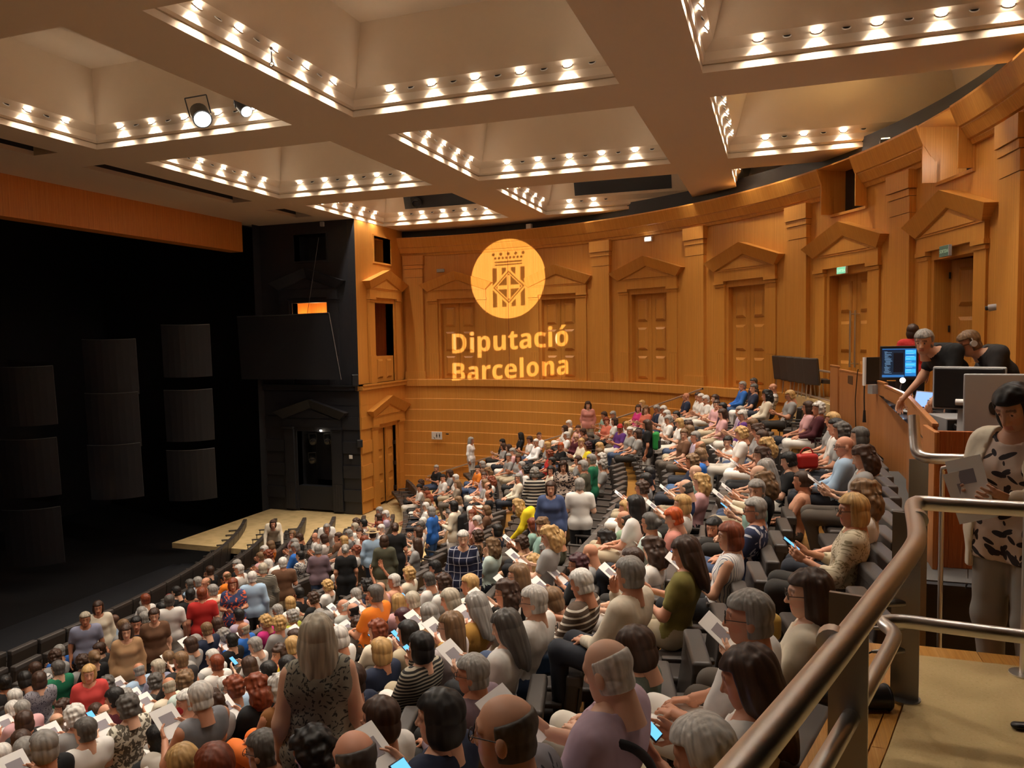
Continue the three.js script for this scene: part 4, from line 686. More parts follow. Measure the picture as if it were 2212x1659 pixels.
// --- heads (local frame: centre of the head, face towards +z)
const CELL = [{ head: 0.006, hand: 0.005, body: 0.022, cloth: 0.017, hair: 0.0065 }, { head: 0.0125, hand: 0.0085, body: 0.036, cloth: 0.029, hair: 0.013 }];
function headField(sex) {
  const w = sex ? 1 : 0.95, eyes = (x, y, z) => { const ax = Math.abs(x); return Math.hypot(ax - 0.031, y - 0.012, z - 0.093) - 0.017; };
  return (x, y, z) => {
    const ax = Math.abs(x);
    let d = ell(ax, y, z, 0, 0.035, -0.012, 0.074 * w, 0.082, 0.093);
    d = smin(d, ell(ax, y, z, 0, -0.035, 0.02, 0.059 * w, 0.081, 0.067), 0.03);
    d = smin(d, ell(ax, y, z, 0, -0.084, 0.036, (sex ? 0.042 : 0.034), 0.031, 0.042), 0.03);
    d = smin(d, dBone(BROW, ax, y, z, 0), 0.02);
    d = smax(d, -eyes(x, y, z), 0.012);
    d = smin(d, Math.hypot(ax - 0.031, y - 0.012, z - 0.071) - 0.0125, 0.004);
    d = smin(d, dBone(NOSE, ax, y, z, 0), 0.014); d = smin(d, Math.hypot(ax - 0.012, y + 0.03, z - 0.088) - 0.009, 0.01);
    d = smin(d, ell(ax, y, z, 0, -0.052, 0.08, 0.023, 0.007, 0.01), 0.008); d = smin(d, ell(ax, y, z, 0, -0.064, 0.078, 0.02, 0.008, 0.01), 0.006);
    d = smin(d, ell(ax, y, z, 0.077 * w, -0.01, -0.01, 0.011, 0.033, 0.02), 0.008);
    return smin(d, dBone(NECK, x, y, z, 0), 0.03);
  };
}
const BROW = bone([0, 0.03, 0.079], [0.04, 0.028, 0.064], 0.012), NOSE = bone([0, 0.014, 0.083], [0, -0.027, 0.106], 0.008, 0.012), NECK = bone([0, -0.06, -0.03], [0, -0.21, -0.045], 0.054, 0.058);
function facePaint(x, y, z) {
  const ax = Math.abs(x), e = Math.hypot(ax - 0.031, y - 0.012);
  if (z > 0.06 && e < 0.0065) return [0.12, 0.1, 0.09]; if (z > 0.055 && e < 0.0135 && Math.abs(y - 0.012) < 0.008) return [1.25, 1.35, 1.5];
  if (z > 0.055 && ax > 0.012 && ax < 0.052 && Math.abs(y - 0.036 + 0.2 * Math.max(0, ax - 0.035)) < 0.0065) return [0.4, 0.36, 0.36];
  if (z > 0.065 && ax < 0.024 && y < -0.045 && y > -0.072) return [0.95, 0.62, 0.6];
  if (z > 0.03 && Math.hypot(ax - 0.042, y + 0.03) < 0.022) return [1.03, 0.9, 0.88];
  return [1, 1, 1];
}
const headGeo = (sex, lod) => keep('head' + sex + lod, () => surf(headField(sex), [-0.1, -0.2, -0.12], [0.1, 0.13, 0.13], CELL[lod].head, facePaint));
// --- hands (wrist at the origin, fingers along +y, palm facing +z, thumb towards +x)
const handGeo = (lod) => keep('hand' + lod, () => {
  const q = [bone([-0.016, 0.02, 0], [-0.022, 0.075, 0], 0.02, 0.019, 1.5), bone([0.016, 0.02, 0], [0.022, 0.075, 0], 0.021, 0.019, 1.5), bone([0, -0.02, 0], [0, 0.03, 0], 0.024, 0.022, 1.25)];
  const r = lod ? 0.0098 : 0.0085;
  [[-0.031, 0.07, 0.055], [-0.0105, 0.078, 0.07], [0.0105, 0.08, 0.074], [0.031, 0.074, 0.066]].forEach(([x, y, L], k) => { const a = [x, y, 0.002], s = (k - 1.5) * 0.1, b = [x + s * L * 0.5, y + L * 0.5, 0.012], c = [x + s * L * 0.7, y + L * 0.84, 0.032]; q.push(bone(a, b, r, r * 0.95), bone(b, c, r * 0.95, r * 0.82)); });
  q.push(bone([0.03, 0.022, 0.006], [0.056, 0.052, 0.022], r * 1.35, r * 1.1), bone([0.056, 0.052, 0.022], [0.062, 0.08, 0.036], r * 1.1, r * 0.9));
  const f = field(q, 0.008); return surf(f, [-0.06, -0.05, -0.04], [0.09, 0.17, 0.06], CELL[lod].hand);
});
// --- hair (head frame)
function hairField(style) {
  const n = (x, y, z, s, a) => a * noise3(x * s, y * s, z * s), skull = (x, y, z, g) => Math.min(ell(x, y, z, 0, 0.035, -0.012, 0.074 + g, 0.082 + g, 0.093 + g), ell(x, y, z, 0, -0.03, -0.01, 0.066 + g, 0.085 + g, 0.085 + g));
  const crown = (y, z) => Math.max(0.062 - y + 0.25 * Math.max(0, -z), z - 0.094), nape = (y, z, zc, yc) => Math.max(z - zc, yc - y);
  const region = (y, z, zc, yc) => Math.min(crown(y, z), nape(y, z, zc, yc));
  switch (style) {
    case 'rg': return (x, y, z) => smax(skull(x, y, z, 0.007 + n(x, y, z, 60, 0.002)), Math.max(nape(y, z, 0.012, -0.07), y - 0.055 - 0.25 * -z), 0.008);
    case 'bb': return (x, y, z) => { const d = Math.min(skull(x, y, z, 0.02), ell(x, y, z, 0, -0.035, -0.02, 0.1, 0.115, 0.098)) - n(x * 3, y * 0.6, z * 3, 14, 0.004); return smax(d, Math.max(region(y, z, 0.035 + 0.12 * Math.max(0, Math.abs(x) - 0.06), -0.115), -0.125 - y), 0.012); };
    case 'lg': return (x, y, z) => { let d = Math.min(skull(x, y, z, 0.02), ell(x, y, z, 0, -0.03, -0.02, 0.098, 0.12, 0.1)); const t = clamp01(-y / 0.3); d = smin(d, ell(x, y, z, 0, -0.14, -0.065 - 0.01 * t, 0.11, 0.19, 0.058), 0.06); d -= n(x * 3, y * 0.5, z * 3, 14, 0.005); return smax(d, Math.min(region(y, z, 0.03, -0.32), Math.max(z - 0.0, y)), 0.012); };
    case 'cs': return (x, y, z) => smax(skull(x, y, z, 0.03) - n(x, y, z, 34, 0.012), region(y, z, 0.02, -0.085), 0.014);
    case 'cl': return (x, y, z) => { const d = Math.min(skull(x, y, z, 0.034), ell(x, y, z, 0, -0.06, -0.04, 0.125, 0.15, 0.11)) - n(x, y * 0.8, z, 30, 0.016); return smax(d, region(y, z, 0.02, -0.2), 0.016); };
    case 'bn': return (x, y, z) => smin(smax(skull(x, y, z, 0.012), region(y, z, 0.0, -0.06), 0.01), Math.hypot(x, y - 0.015, z + 0.125) - 0.042 - n(x, y, z, 40, 0.004), 0.02);
    default: return (x, y, z) => smax(skull(x, y, z, 0.016 + 0.006 * clamp01(y / 0.1)) - n(x * 2.4, y, z * 2, 30, 0.003), region(y, z, 0.008, -0.075), 0.012);
  }
}
const streak = (x, y, z) => { const t = Math.atan2(x, z + 0.01), v = 0.86 + 0.3 * noise3(t * 9, y * 9, 3.1) + 0.2 * noise3(t * 24, y * 14, 9.7); return [v, v, v]; };
const hairGeo = (style, lod) => keep('hair' + style + lod, () => surf(hairField(style), [-0.16, -0.36, -0.19], [0.16, 0.18, 0.13], CELL[lod].hair, streak));
// --- skeletons
function pose(kind, sex, fat, v = 0) {
  const S = sex ? 0.195 : 0.172, P = { chest: [], arms: [], legs: [], neckline: 0 };
  const stand = kind.startsWith('stand') || kind === 'bend';
  const lean = kind === 'bend' ? 0.26 : 0, up = stand ? 0.36 : 0, z0 = stand ? -0.22 : 0;
  const hip = [0, stand ? 0.94 : 0.58, stand ? 0.0 : 0.33], wai = [0, stand ? 1.12 : 0.75, stand ? lean * 0.35 : 0.285], che = [0, (stand ? 1.3 : 0.92) - lean * 0.25, stand ? lean * 0.8 - 0.01 : 0.235], nek = [0, (stand ? 1.42 : 1.03) - lean * 0.5, stand ? lean * 1.15 : 0.215];
  P.head = [0, (stand ? 1.57 : 1.19) - lean * 0.65, stand ? lean * 1.5 + 0.02 : 0.24];
  const w = 1 + fat * 0.35, side = (c, x, y = 0, z = 0) => [c[0] + x, c[1] + y, c[2] + z];
  P.chest.push(bone(side(hip, -0.085), side(hip, 0.085), 0.118 * w, 0.118 * w, 1.15), bone(side(wai, -0.06), side(wai, 0.06), 0.098 * w, 0.098 * w, 1.2), bone(side(che, -0.085), side(che, 0.085), (sex ? 0.118 : 0.108) * w, (sex ? 0.118 : 0.108) * w, 1.22), bone(hip, che, 0.1 * w, 0.1 * w, 1.1), bone(side(che, -S + 0.05, 0.085, -0.01), side(che, S - 0.05, 0.085, -0.01), 0.058, 0.058, 1.0), bone(che, nek, 0.07, 0.055));
  if (!sex) P.chest.push(bone(side(che, -0.07, -0.04, 0.07), side(che, 0.07, -0.04, 0.07), 0.058, 0.058));
  P.neck = [bone(nek, side(P.head, 0, -0.07, -0.03), 0.057, 0.053)];
  P.hands = [];
  for (const s of [-1, 1]) {
    const sh = side(che, s * (S - 0.01), 0.075, -0.01); let el, wr, hd, pn = [0, 0, 0];
    const k = kind.split('-')[1] ?? 'lap';
    if (stand) {
      el = side(sh, s * 0.06, -0.27, lean * 0.4 - 0.02); wr = side(sh, s * 0.07, -0.52, 0.05 + lean); hd = [0, -1, 0.25]; pn = [-s, 0, 0];
      if (k === 'hold') { el = side(sh, s * 0.06, -0.26, 0.03); wr = side(sh, -s * 0.06, -0.22, 0.27); hd = [-s * 0.3, 0.3, 1]; pn = [-s, 0.6, 0]; }
      if (k === 'point' && s < 0) { el = side(sh, s * 0.25, -0.03, 0.1); wr = side(sh, s * 0.48, 0.0, 0.2); hd = [-1, 0, 0.4]; pn = [0, -1, 0]; }
    } else {
      el = side(sh, s * 0.06, -0.25, 0.12); wr = [s * 0.085, 0.69, 0.56]; hd = [-s * 0.5, -0.15, 1]; pn = [-s * 0.3, -1, 0];
      if (k === 'hold') { wr = [s * 0.11, 0.82, 0.56]; hd = [-s * 0.25, 0.45, 0.8]; pn = [-s, 0.2, -0.3]; }
      if (k === 'chin' && s < 0) { el = side(sh, -0.02, -0.24, 0.22); wr = [-0.05, 1.04, 0.38]; hd = [0.25, 1, -0.1]; pn = [0.6, 0, -0.8]; }
      if (k === 'raise') { el = side(sh, s * 0.08, 0.12, 0.2); wr = side(sh, s * 0.02, 0.36, 0.34); hd = [-s * 0.1, 1, 0.35]; pn = [-s * 0.5, 0, -1]; }
      if (k === 'wide' && s > 0) { el = side(sh, 0.2, -0.16, 0.1); wr = side(sh, 0.42, -0.1, 0.12); hd = [1, 0, 0.2]; pn = [0, -1, 0]; }
    }
    const A = 0.05 * (sex ? 1 : 0.9) * (1 + fat * 0.3);
    P.arms.push(bone(sh, el, A * 1.02, A * 0.82), bone(el, wr, A * 0.8, A * 0.54));
    P.hands.push({ at: wr, dir: hd, palm: pn, s });
    const hp = side(hip, s * 0.09, -0.02, 0);
    let kn, an, to;
    if (stand) { kn = [s * 0.1, 0.5, 0.03]; an = [s * 0.1, 0.09, -0.02]; to = [s * 0.12, 0.045, 0.13]; } else { kn = [s * (0.1 + 0.02 * v), 0.57, 0.76]; an = [s * 0.1, 0.1, 0.76 - 0.1 * (v % 2)]; to = [s * 0.115, 0.05, 0.92 - 0.1 * (v % 2)]; }
    P.legs.push(bone(hp, kn, 0.09 * w, 0.062 * w), bone(kn, an, 0.06 * w, 0.04), bone(an, to, 0.042, 0.036));
  }
  P.stand = stand; P.hem = stand ? 0.86 : 0.53; P.hip = hip; P.nek = nek;
  return P;
}
function bodyGeo(P, head, lod, sex) {
  const bones = [...P.chest, ...P.neck, ...P.arms, ...P.legs], [lo, hi] = reach(bones, 0.03);
  const parts = [surf(field(bones, 0.045), lo, hi, CELL[lod].body), headGeo(sex, lod).clone().applyMatrix4(head)];
  for (const h of P.hands) {
    const y = new THREE.Vector3(...h.dir).normalize(), z = new THREE.Vector3(...h.palm); z.addScaledVector(y, -z.dot(y)); if (z.lengthSq() < 1e-4) z.set(0, 0, 1); z.normalize(); const x = new THREE.Vector3().crossVectors(y, z);
    const g = handGeo(lod).clone(); if (h.s > 0 ? false : true) { const p = g.attributes.position, q = g.attributes.normal; for (let i = 0; i < p.count; i++) { p.setX(i, -p.getX(i)); q.setX(i, -q.getX(i)); } const ix = g.index.array; for (let i = 0; i < ix.length; i += 3) { const t = ix[i + 1]; ix[i + 1] = ix[i + 2]; ix[i + 2] = t; } }
    parts.push(g.applyMatrix4(new THREE.Matrix4().makeBasis(x, y, z).setPosition(...h.at)));
  }
  return mergeGeometries(parts);
}
const partial = (q, t) => ({ ...q, dx: q.dx * t, dy: q.dy * t, dz: q.dz * t, L: q.L * t * t, rb: q.ra + (q.rb - q.ra) * t });
function shirtGeo(P, sl, lod, long = 0, open = false, grow = 0.014) {
  const arms = []; for (let k = 0; k < 4; k += 2) { if (sl === 1) arms.push(partial(P.arms[k], 0.62)); if (sl === 2) arms.push(P.arms[k], partial(P.arms[k + 1], 0.9)); if (sl === 1.5) arms.push(P.arms[k], partial(P.arms[k + 1], 0.35)); }
  const bones = [...P.chest, ...arms]; if (long) bones.push(...P.legs.filter((q, k) => k % 3 === 0).map((q) => ({ ...q, ra: q.ra * 1.08, rb: q.rb * 1.5 })));
  const f0 = field(bones, 0.05, grow), hem = P.hem - long, n = P.nek, cut = (x, y, z) => Math.hypot(x, (y - n[1] - 0.055) * 1.0, (z - n[2] - 0.03)) - 0.088;
  const endCaps = arms.filter((q, k) => true).map((q) => q);
  const f = (x, y, z) => {
    let d = f0(x, y, z); if (lod === 0 && d < 0.03) d += 0.004 * noise3(x * 16, y * 11, z * 16) + 0.002 * noise3(x * 40, y * 30, z * 40);
    d = smax(d, -cut(x, y, z), 0.008); const arm = sl > 0 && Math.abs(x) > 0.21; if (!arm) d = smax(d, hem - y, 0.01);
    if (open) d = smax(d, -Math.max(Math.abs(x) - 0.085 - 0.1 * Math.max(0, n[1] - y), n[2] + 0.0 - z), 0.01);
    return d;
  };
  const [lo, hi] = reach(bones, grow + 0.02); return surf(f, lo, hi, CELL[lod].cloth);
}
function trouserGeo(P, len, lod) {
  const legs = []; for (let k = 0; k < 6; k += 3) { legs.push({ ...P.legs[k] }, partial(P.legs[k + 1], len)); }
  const bones = [P.chest[0], ...legs], g = 0.013, f0 = field(bones, 0.04, g), top = P.hip[1] + 0.1;
  const [lo, hi] = reach(bones, g + 0.02);
  return surf((x, y, z) => smax(f0(x, y, z) + (lod ? 0 : 0.003 * noise3(x * 18, y * 14, z * 18)), y - top, 0.01), lo, hi, CELL[lod].cloth);
}
const shoeGeo = (P, k, lod) => surf(field([{ ...P.legs[k], ra: 0.047, rb: 0.044 }], 0.02, 0.006), ...reach([P.legs[k]], 0.03), lod ? 0.022 : 0.014);
// --- colours
const HAIR = { W: '#d6d2cb', G: '#98948e', D: '#59544f', K: '#191513', N: '#41291a', LB: '#7d5f40', Y: '#c39c62', R: '#7e3919', O: '#c8561a', M: '#40141c', S: '#b7ac98' };
const TOPS = {
  white: ['#e9e6e0', 1], cream: ['#e3d8c2', 2], taupe: ['#8f8272', 1], pink: ['#d9a9ac', 1], grey: ['#9b9a98', 1], black: ['#121214', 1], brown: ['#6b4a33', 1], orange: ['#e87f1c', 1], lilac: ['#b9a9bd', 1], tan: ['#b08a63', 2], blue: ['#2a6ac0', 2],
  navy: ['#1d2740', 1], mint: ['#cfe2da', 1], teal: ['#8fb2a6', 1], yellow: ['#ecd21d', 2], maroon: ['#5a1d2a', 2], rose: ['#d58f82', 1.5], coral: ['#d8755c', 1], purple: ['#5d2f7d', 1], magenta: ['#cb2c7e', 1], plum: ['#3d2436', 0], royal: ['#2c4070', 1], emerald: ['#18724f', 2], olive: ['#4d4c3b', 2], red: ['#c02a25', 1],
  green: ['#86a082', 1], peach: ['#eeb494', 0], mauve: ['#77626b', 2], burgundy: ['#4c1722', 2], sage: ['#6c7a70', 1], mauvepink: ['#bba4b5', 1], mustard: ['#b3863a', 2], beige: ['#cabb9d', 2], olivegreen: ['#837a3e', 1], paleblue: ['#a5bfd8', 2], palegrey: ['#b9bcb6', 2], lilacw: ['#ddd2d0', 1], bluegrey: ['#8d90a8', 1], dark: ['#2b2828', 2], lime: ['#b3b94a', 1], denim: ['#7d97a6', 2], coralred: ['#cc4440', 1], bluejacket: ['#46567f', 2], greyvest: ['#85868c', 0], brownvest: ['#8c5a2a', 0],
  stripew: ['#e8e4da', 2, 'h', '#4c4a46', 0.14, 0.25], stripebw: ['#e3ddcf', 2, 'h', '#1c1b1b', 0.07, 0.5], stripeb: ['#a9a18f', 2, 'h', '#1f1c1a', 0.028, 0.55], stripebr: ['#5b4a3c', 1.5, 'h', '#e5dccd', 0.055, 0.3], stripev: ['#ece9e6', 0, 'v', '#6d7a92', 0.024, 0.25], bluestripe: ['#c4cde0', 2, 'v', '#8d9ec4', 0.04, 0.4], plaid: ['#cfcac4', 2, 'p', '#77706c', 0.1, 0.3], navygrid: ['#1a2140', 2, 'p', '#b9bfce', 0.11, 0.1],
  print: ['#cfcdc8', 1, 's', '#4a4a50', 60], zebra: ['#cbb7a8', 2, 's', '#2a2022', 40], floral: ['#8a8576', 0, 's', '#35332f', 160], dots: ['#8d8a92', 1, 's', '#3c3a44', 120], dotsw: ['#e0dccb', 2, 's', '#6a6356', 90], navyprint: ['#27304f', 1, 's', '#c9cbd4', 25], leopard: ['#6a5138', 1, 's', '#1f1712', 90], multi: ['#38436b', 1, 's', '#e06a4a', 30], crochet: ['#cfc2a6', 1.5, 's', '#8f8264', 220],
};
const PANTS = ['#20242f', '#17171a', '#d8d2c6', '#b7a98e', '#3a4a68', '#2a2622', '#e5e1da', '#5a5148'];
const cloth = (key) => keep('cloth' + key, () => {
  const t = TOPS[key]; if (!t[2]) return std({ color: t[0], roughness: 0.85 });
  const tex = canvas(256, 256, (c, w, h) => {
    c.fillStyle = t[0]; c.fillRect(0, 0, w, h); c.fillStyle = t[3];
    if (t[2] === 'h') c.fillRect(0, 0, w, h * t[5]); else if (t[2] === 'v') c.fillRect(0, 0, w * t[5], h); else if (t[2] === 'p') { c.fillRect(0, 0, w * t[5], h); c.fillRect(0, 0, w, h * t[5]); }
    else for (let i = 0; i < t[4]; i++) { const x = rnd() * w, y = rnd() * h, r = (t[4] > 100 ? 5 : 14) * (0.5 + rnd()), a = rnd() * 3; for (const ox of [0, -w, w]) for (const oy of [0, -h, h]) { c.beginPath(); c.ellipse(x + ox, y + oy, r * 1.5, r * 0.6, a, 0, 7); c.fill(); } }
  });
  const p = t[2] === 's' ? 0.3 : t[4]; tex.repeat.set(1 / p, 1 / p);
  return std({ map: tex, roughness: 0.85 });
});
const flat = (hex, rough = 0.8, metal = 0) => keep('flat' + hex + rough, () => std({ color: hex, roughness: rough, metalness: metal }));
const skinM = (hex) => keep('skin' + hex, () => std({ color: hex, roughness: 0.55, vertexColors: true }));
const hairM = (hex) => keep('hairm' + hex, () => std({ color: hex, roughness: 0.55, vertexColors: true }));
const SKINS = ['#d3a184', '#c98f70', '#dcae92', '#c08363', '#d69a7d'];
const glassesGeo = keep('glasses', () => { const r = (s) => new THREE.TorusGeometry(0.022, 0.0022, 6, 20).scale(1.1, 0.85, 1).translate(s * 0.031, 0.008, 0.101); return join([r(-1), r(1), rod(V(-0.008, 0.012, 0.103), V(0.008, 0.012, 0.103), 0.002, 0.002, 5), rod(V(0.054, 0.012, 0.099), V(0.081, 0.008, -0.01), 0.002, 0.002, 5), rod(V(-0.054, 0.012, 0.099), V(-0.081, 0.008, -0.01), 0.002, 0.002, 5)]); });
const capGeo = keep('cap', () => join([new THREE.SphereGeometry(0.099, 20, 10, 0, Math.PI * 2, 0, Math.PI / 2).scale(0.9, 0.95, 1.08).translate(0, 0.045, -0.005), new THREE.CylinderGeometry(0.075, 0.075, 0.008, 20, 1, false, -1.3, 2.6).scale(1, 1, 1.2).translate(0, 0.05, 0.075)]));
const hatGeo = keep('hat', () => new THREE.LatheGeometry([[0.0, 0.15], [0.07, 0.15], [0.095, 0.13], [0.1, 0.06], [0.17, 0.05], [0.172, 0.056], [0.1, 0.068]].map((p) => new THREE.Vector2(...p)), 28));
// --- one person
function makePerson(o) {                                         // o: kind, sex, fat, yawH, pitchH, lod, style, hair, top, skin, pants, glasses ...
  const P = pose(o.kind, o.sex, o.fat ?? 0, o.v ?? 0), E = new THREE.Euler(o.pitchH, o.yawH, o.rollH ?? 0, 'YXZ');
  const H = new THREE.Matrix4().makeRotationFromEuler(E).setPosition(...P.head), key = [o.kind, o.sex, o.fat ?? 0, o.v ?? 0, o.lod].join();
  const kit = keep('body' + key + o.yawH.toFixed(2) + o.pitchH.toFixed(2), () => bodyGeo(P, H, o.lod, o.sex));
  const g = new THREE.Group(), t = TOPS[o.top];
  const add = (n, geo, m, parent = g) => { const q = new THREE.Mesh(geo, m); q.castShadow = q.receiveShadow = true; q.name = partName(parent, n); parent.add(q); return q; };
  add('body', kit, skinM(o.skin));
  const long = o.dress ? 0.3 : (P.stand ? 0.06 : 0.0);
  add(o.dress ? 'dress' : o.jacket ? 'jacket' : 'shirt', keep('shirt' + key + t[1] + long, () => shirtGeo(P, t[1], o.lod, long)), cloth(o.top));
  if (o.over) add('cardigan', keep('card' + key, () => shirtGeo(P, 2, o.lod, 0.12, true, 0.028)), cloth(o.over));
  add(o.dress ? 'leggings' : 'trousers', keep('trou' + key + (o.len ?? 0.95), () => trouserGeo(P, o.len ?? 0.95, o.lod)), flat(o.pants));
  if (o.lod === 0 || P.stand) for (const k of [2, 5]) add('shoe', keep('shoe' + key + k, () => shoeGeo(P, k, o.lod)), flat(o.shoe ?? '#2a2422', 0.5));
  const put = (n, geo, m) => { const q = add(n, geo, m); q.position.set(...P.head); q.rotation.copy(E); return q; };
  if (o.style === 'cap') { put('hair', hairGeo('sh', o.lod), hairM(HAIR.D)); put('cap', capGeo, flat('#b3201f')); }
  else if (o.style === 'hat') { put('hair', hairGeo('sh', o.lod), hairM(HAIR.N)); put('hat', hatGeo, flat('#b39a72')); }
  else if (o.style !== 'bd') put('hair', hairGeo(o.style, o.lod), hairM(HAIR[o.hair]));
  if (o.glasses) put('glasses', glassesGeo, flat('#1a1512', 0.3));
  if (o.mask) put('face_mask', keep('mask', () => ball(0.05, 0, -0.05, 0.066, 1.1, 1.0, 0.85, 16)), flat('#b3242c'));
  if (o.headset) { const q = put('headphones', join([new THREE.TorusGeometry(0.094, 0.006, 8, 28, Math.PI).translate(0, 0.02, -0.01), rod(V(0.075, 0, -0.01), V(0.1, 0, -0.01), 0.034, 0.03, 16), rod(V(-0.075, 0, -0.01), V(-0.1, 0, -0.01), 0.034, 0.03, 16)]), flat('#c9c6c0', 0.4)); }
  if (o.strap) add('bag_strap', keep('strap' + key, () => pipe([V(0.16, P.nek[1] - 0.02, P.nek[2] + 0.01), V(0.1, P.nek[1] - 0.05, P.nek[2] - 0.115), V(-0.05, P.nek[1] - 0.2, P.nek[2] - 0.13), V(-0.2, P.nek[1] - 0.38, P.nek[2] - 0.06)], 0.018, 30, 8, 0.5).scale(1, 1, 1)), flat('#161517'));
  return { g, P, H };
}
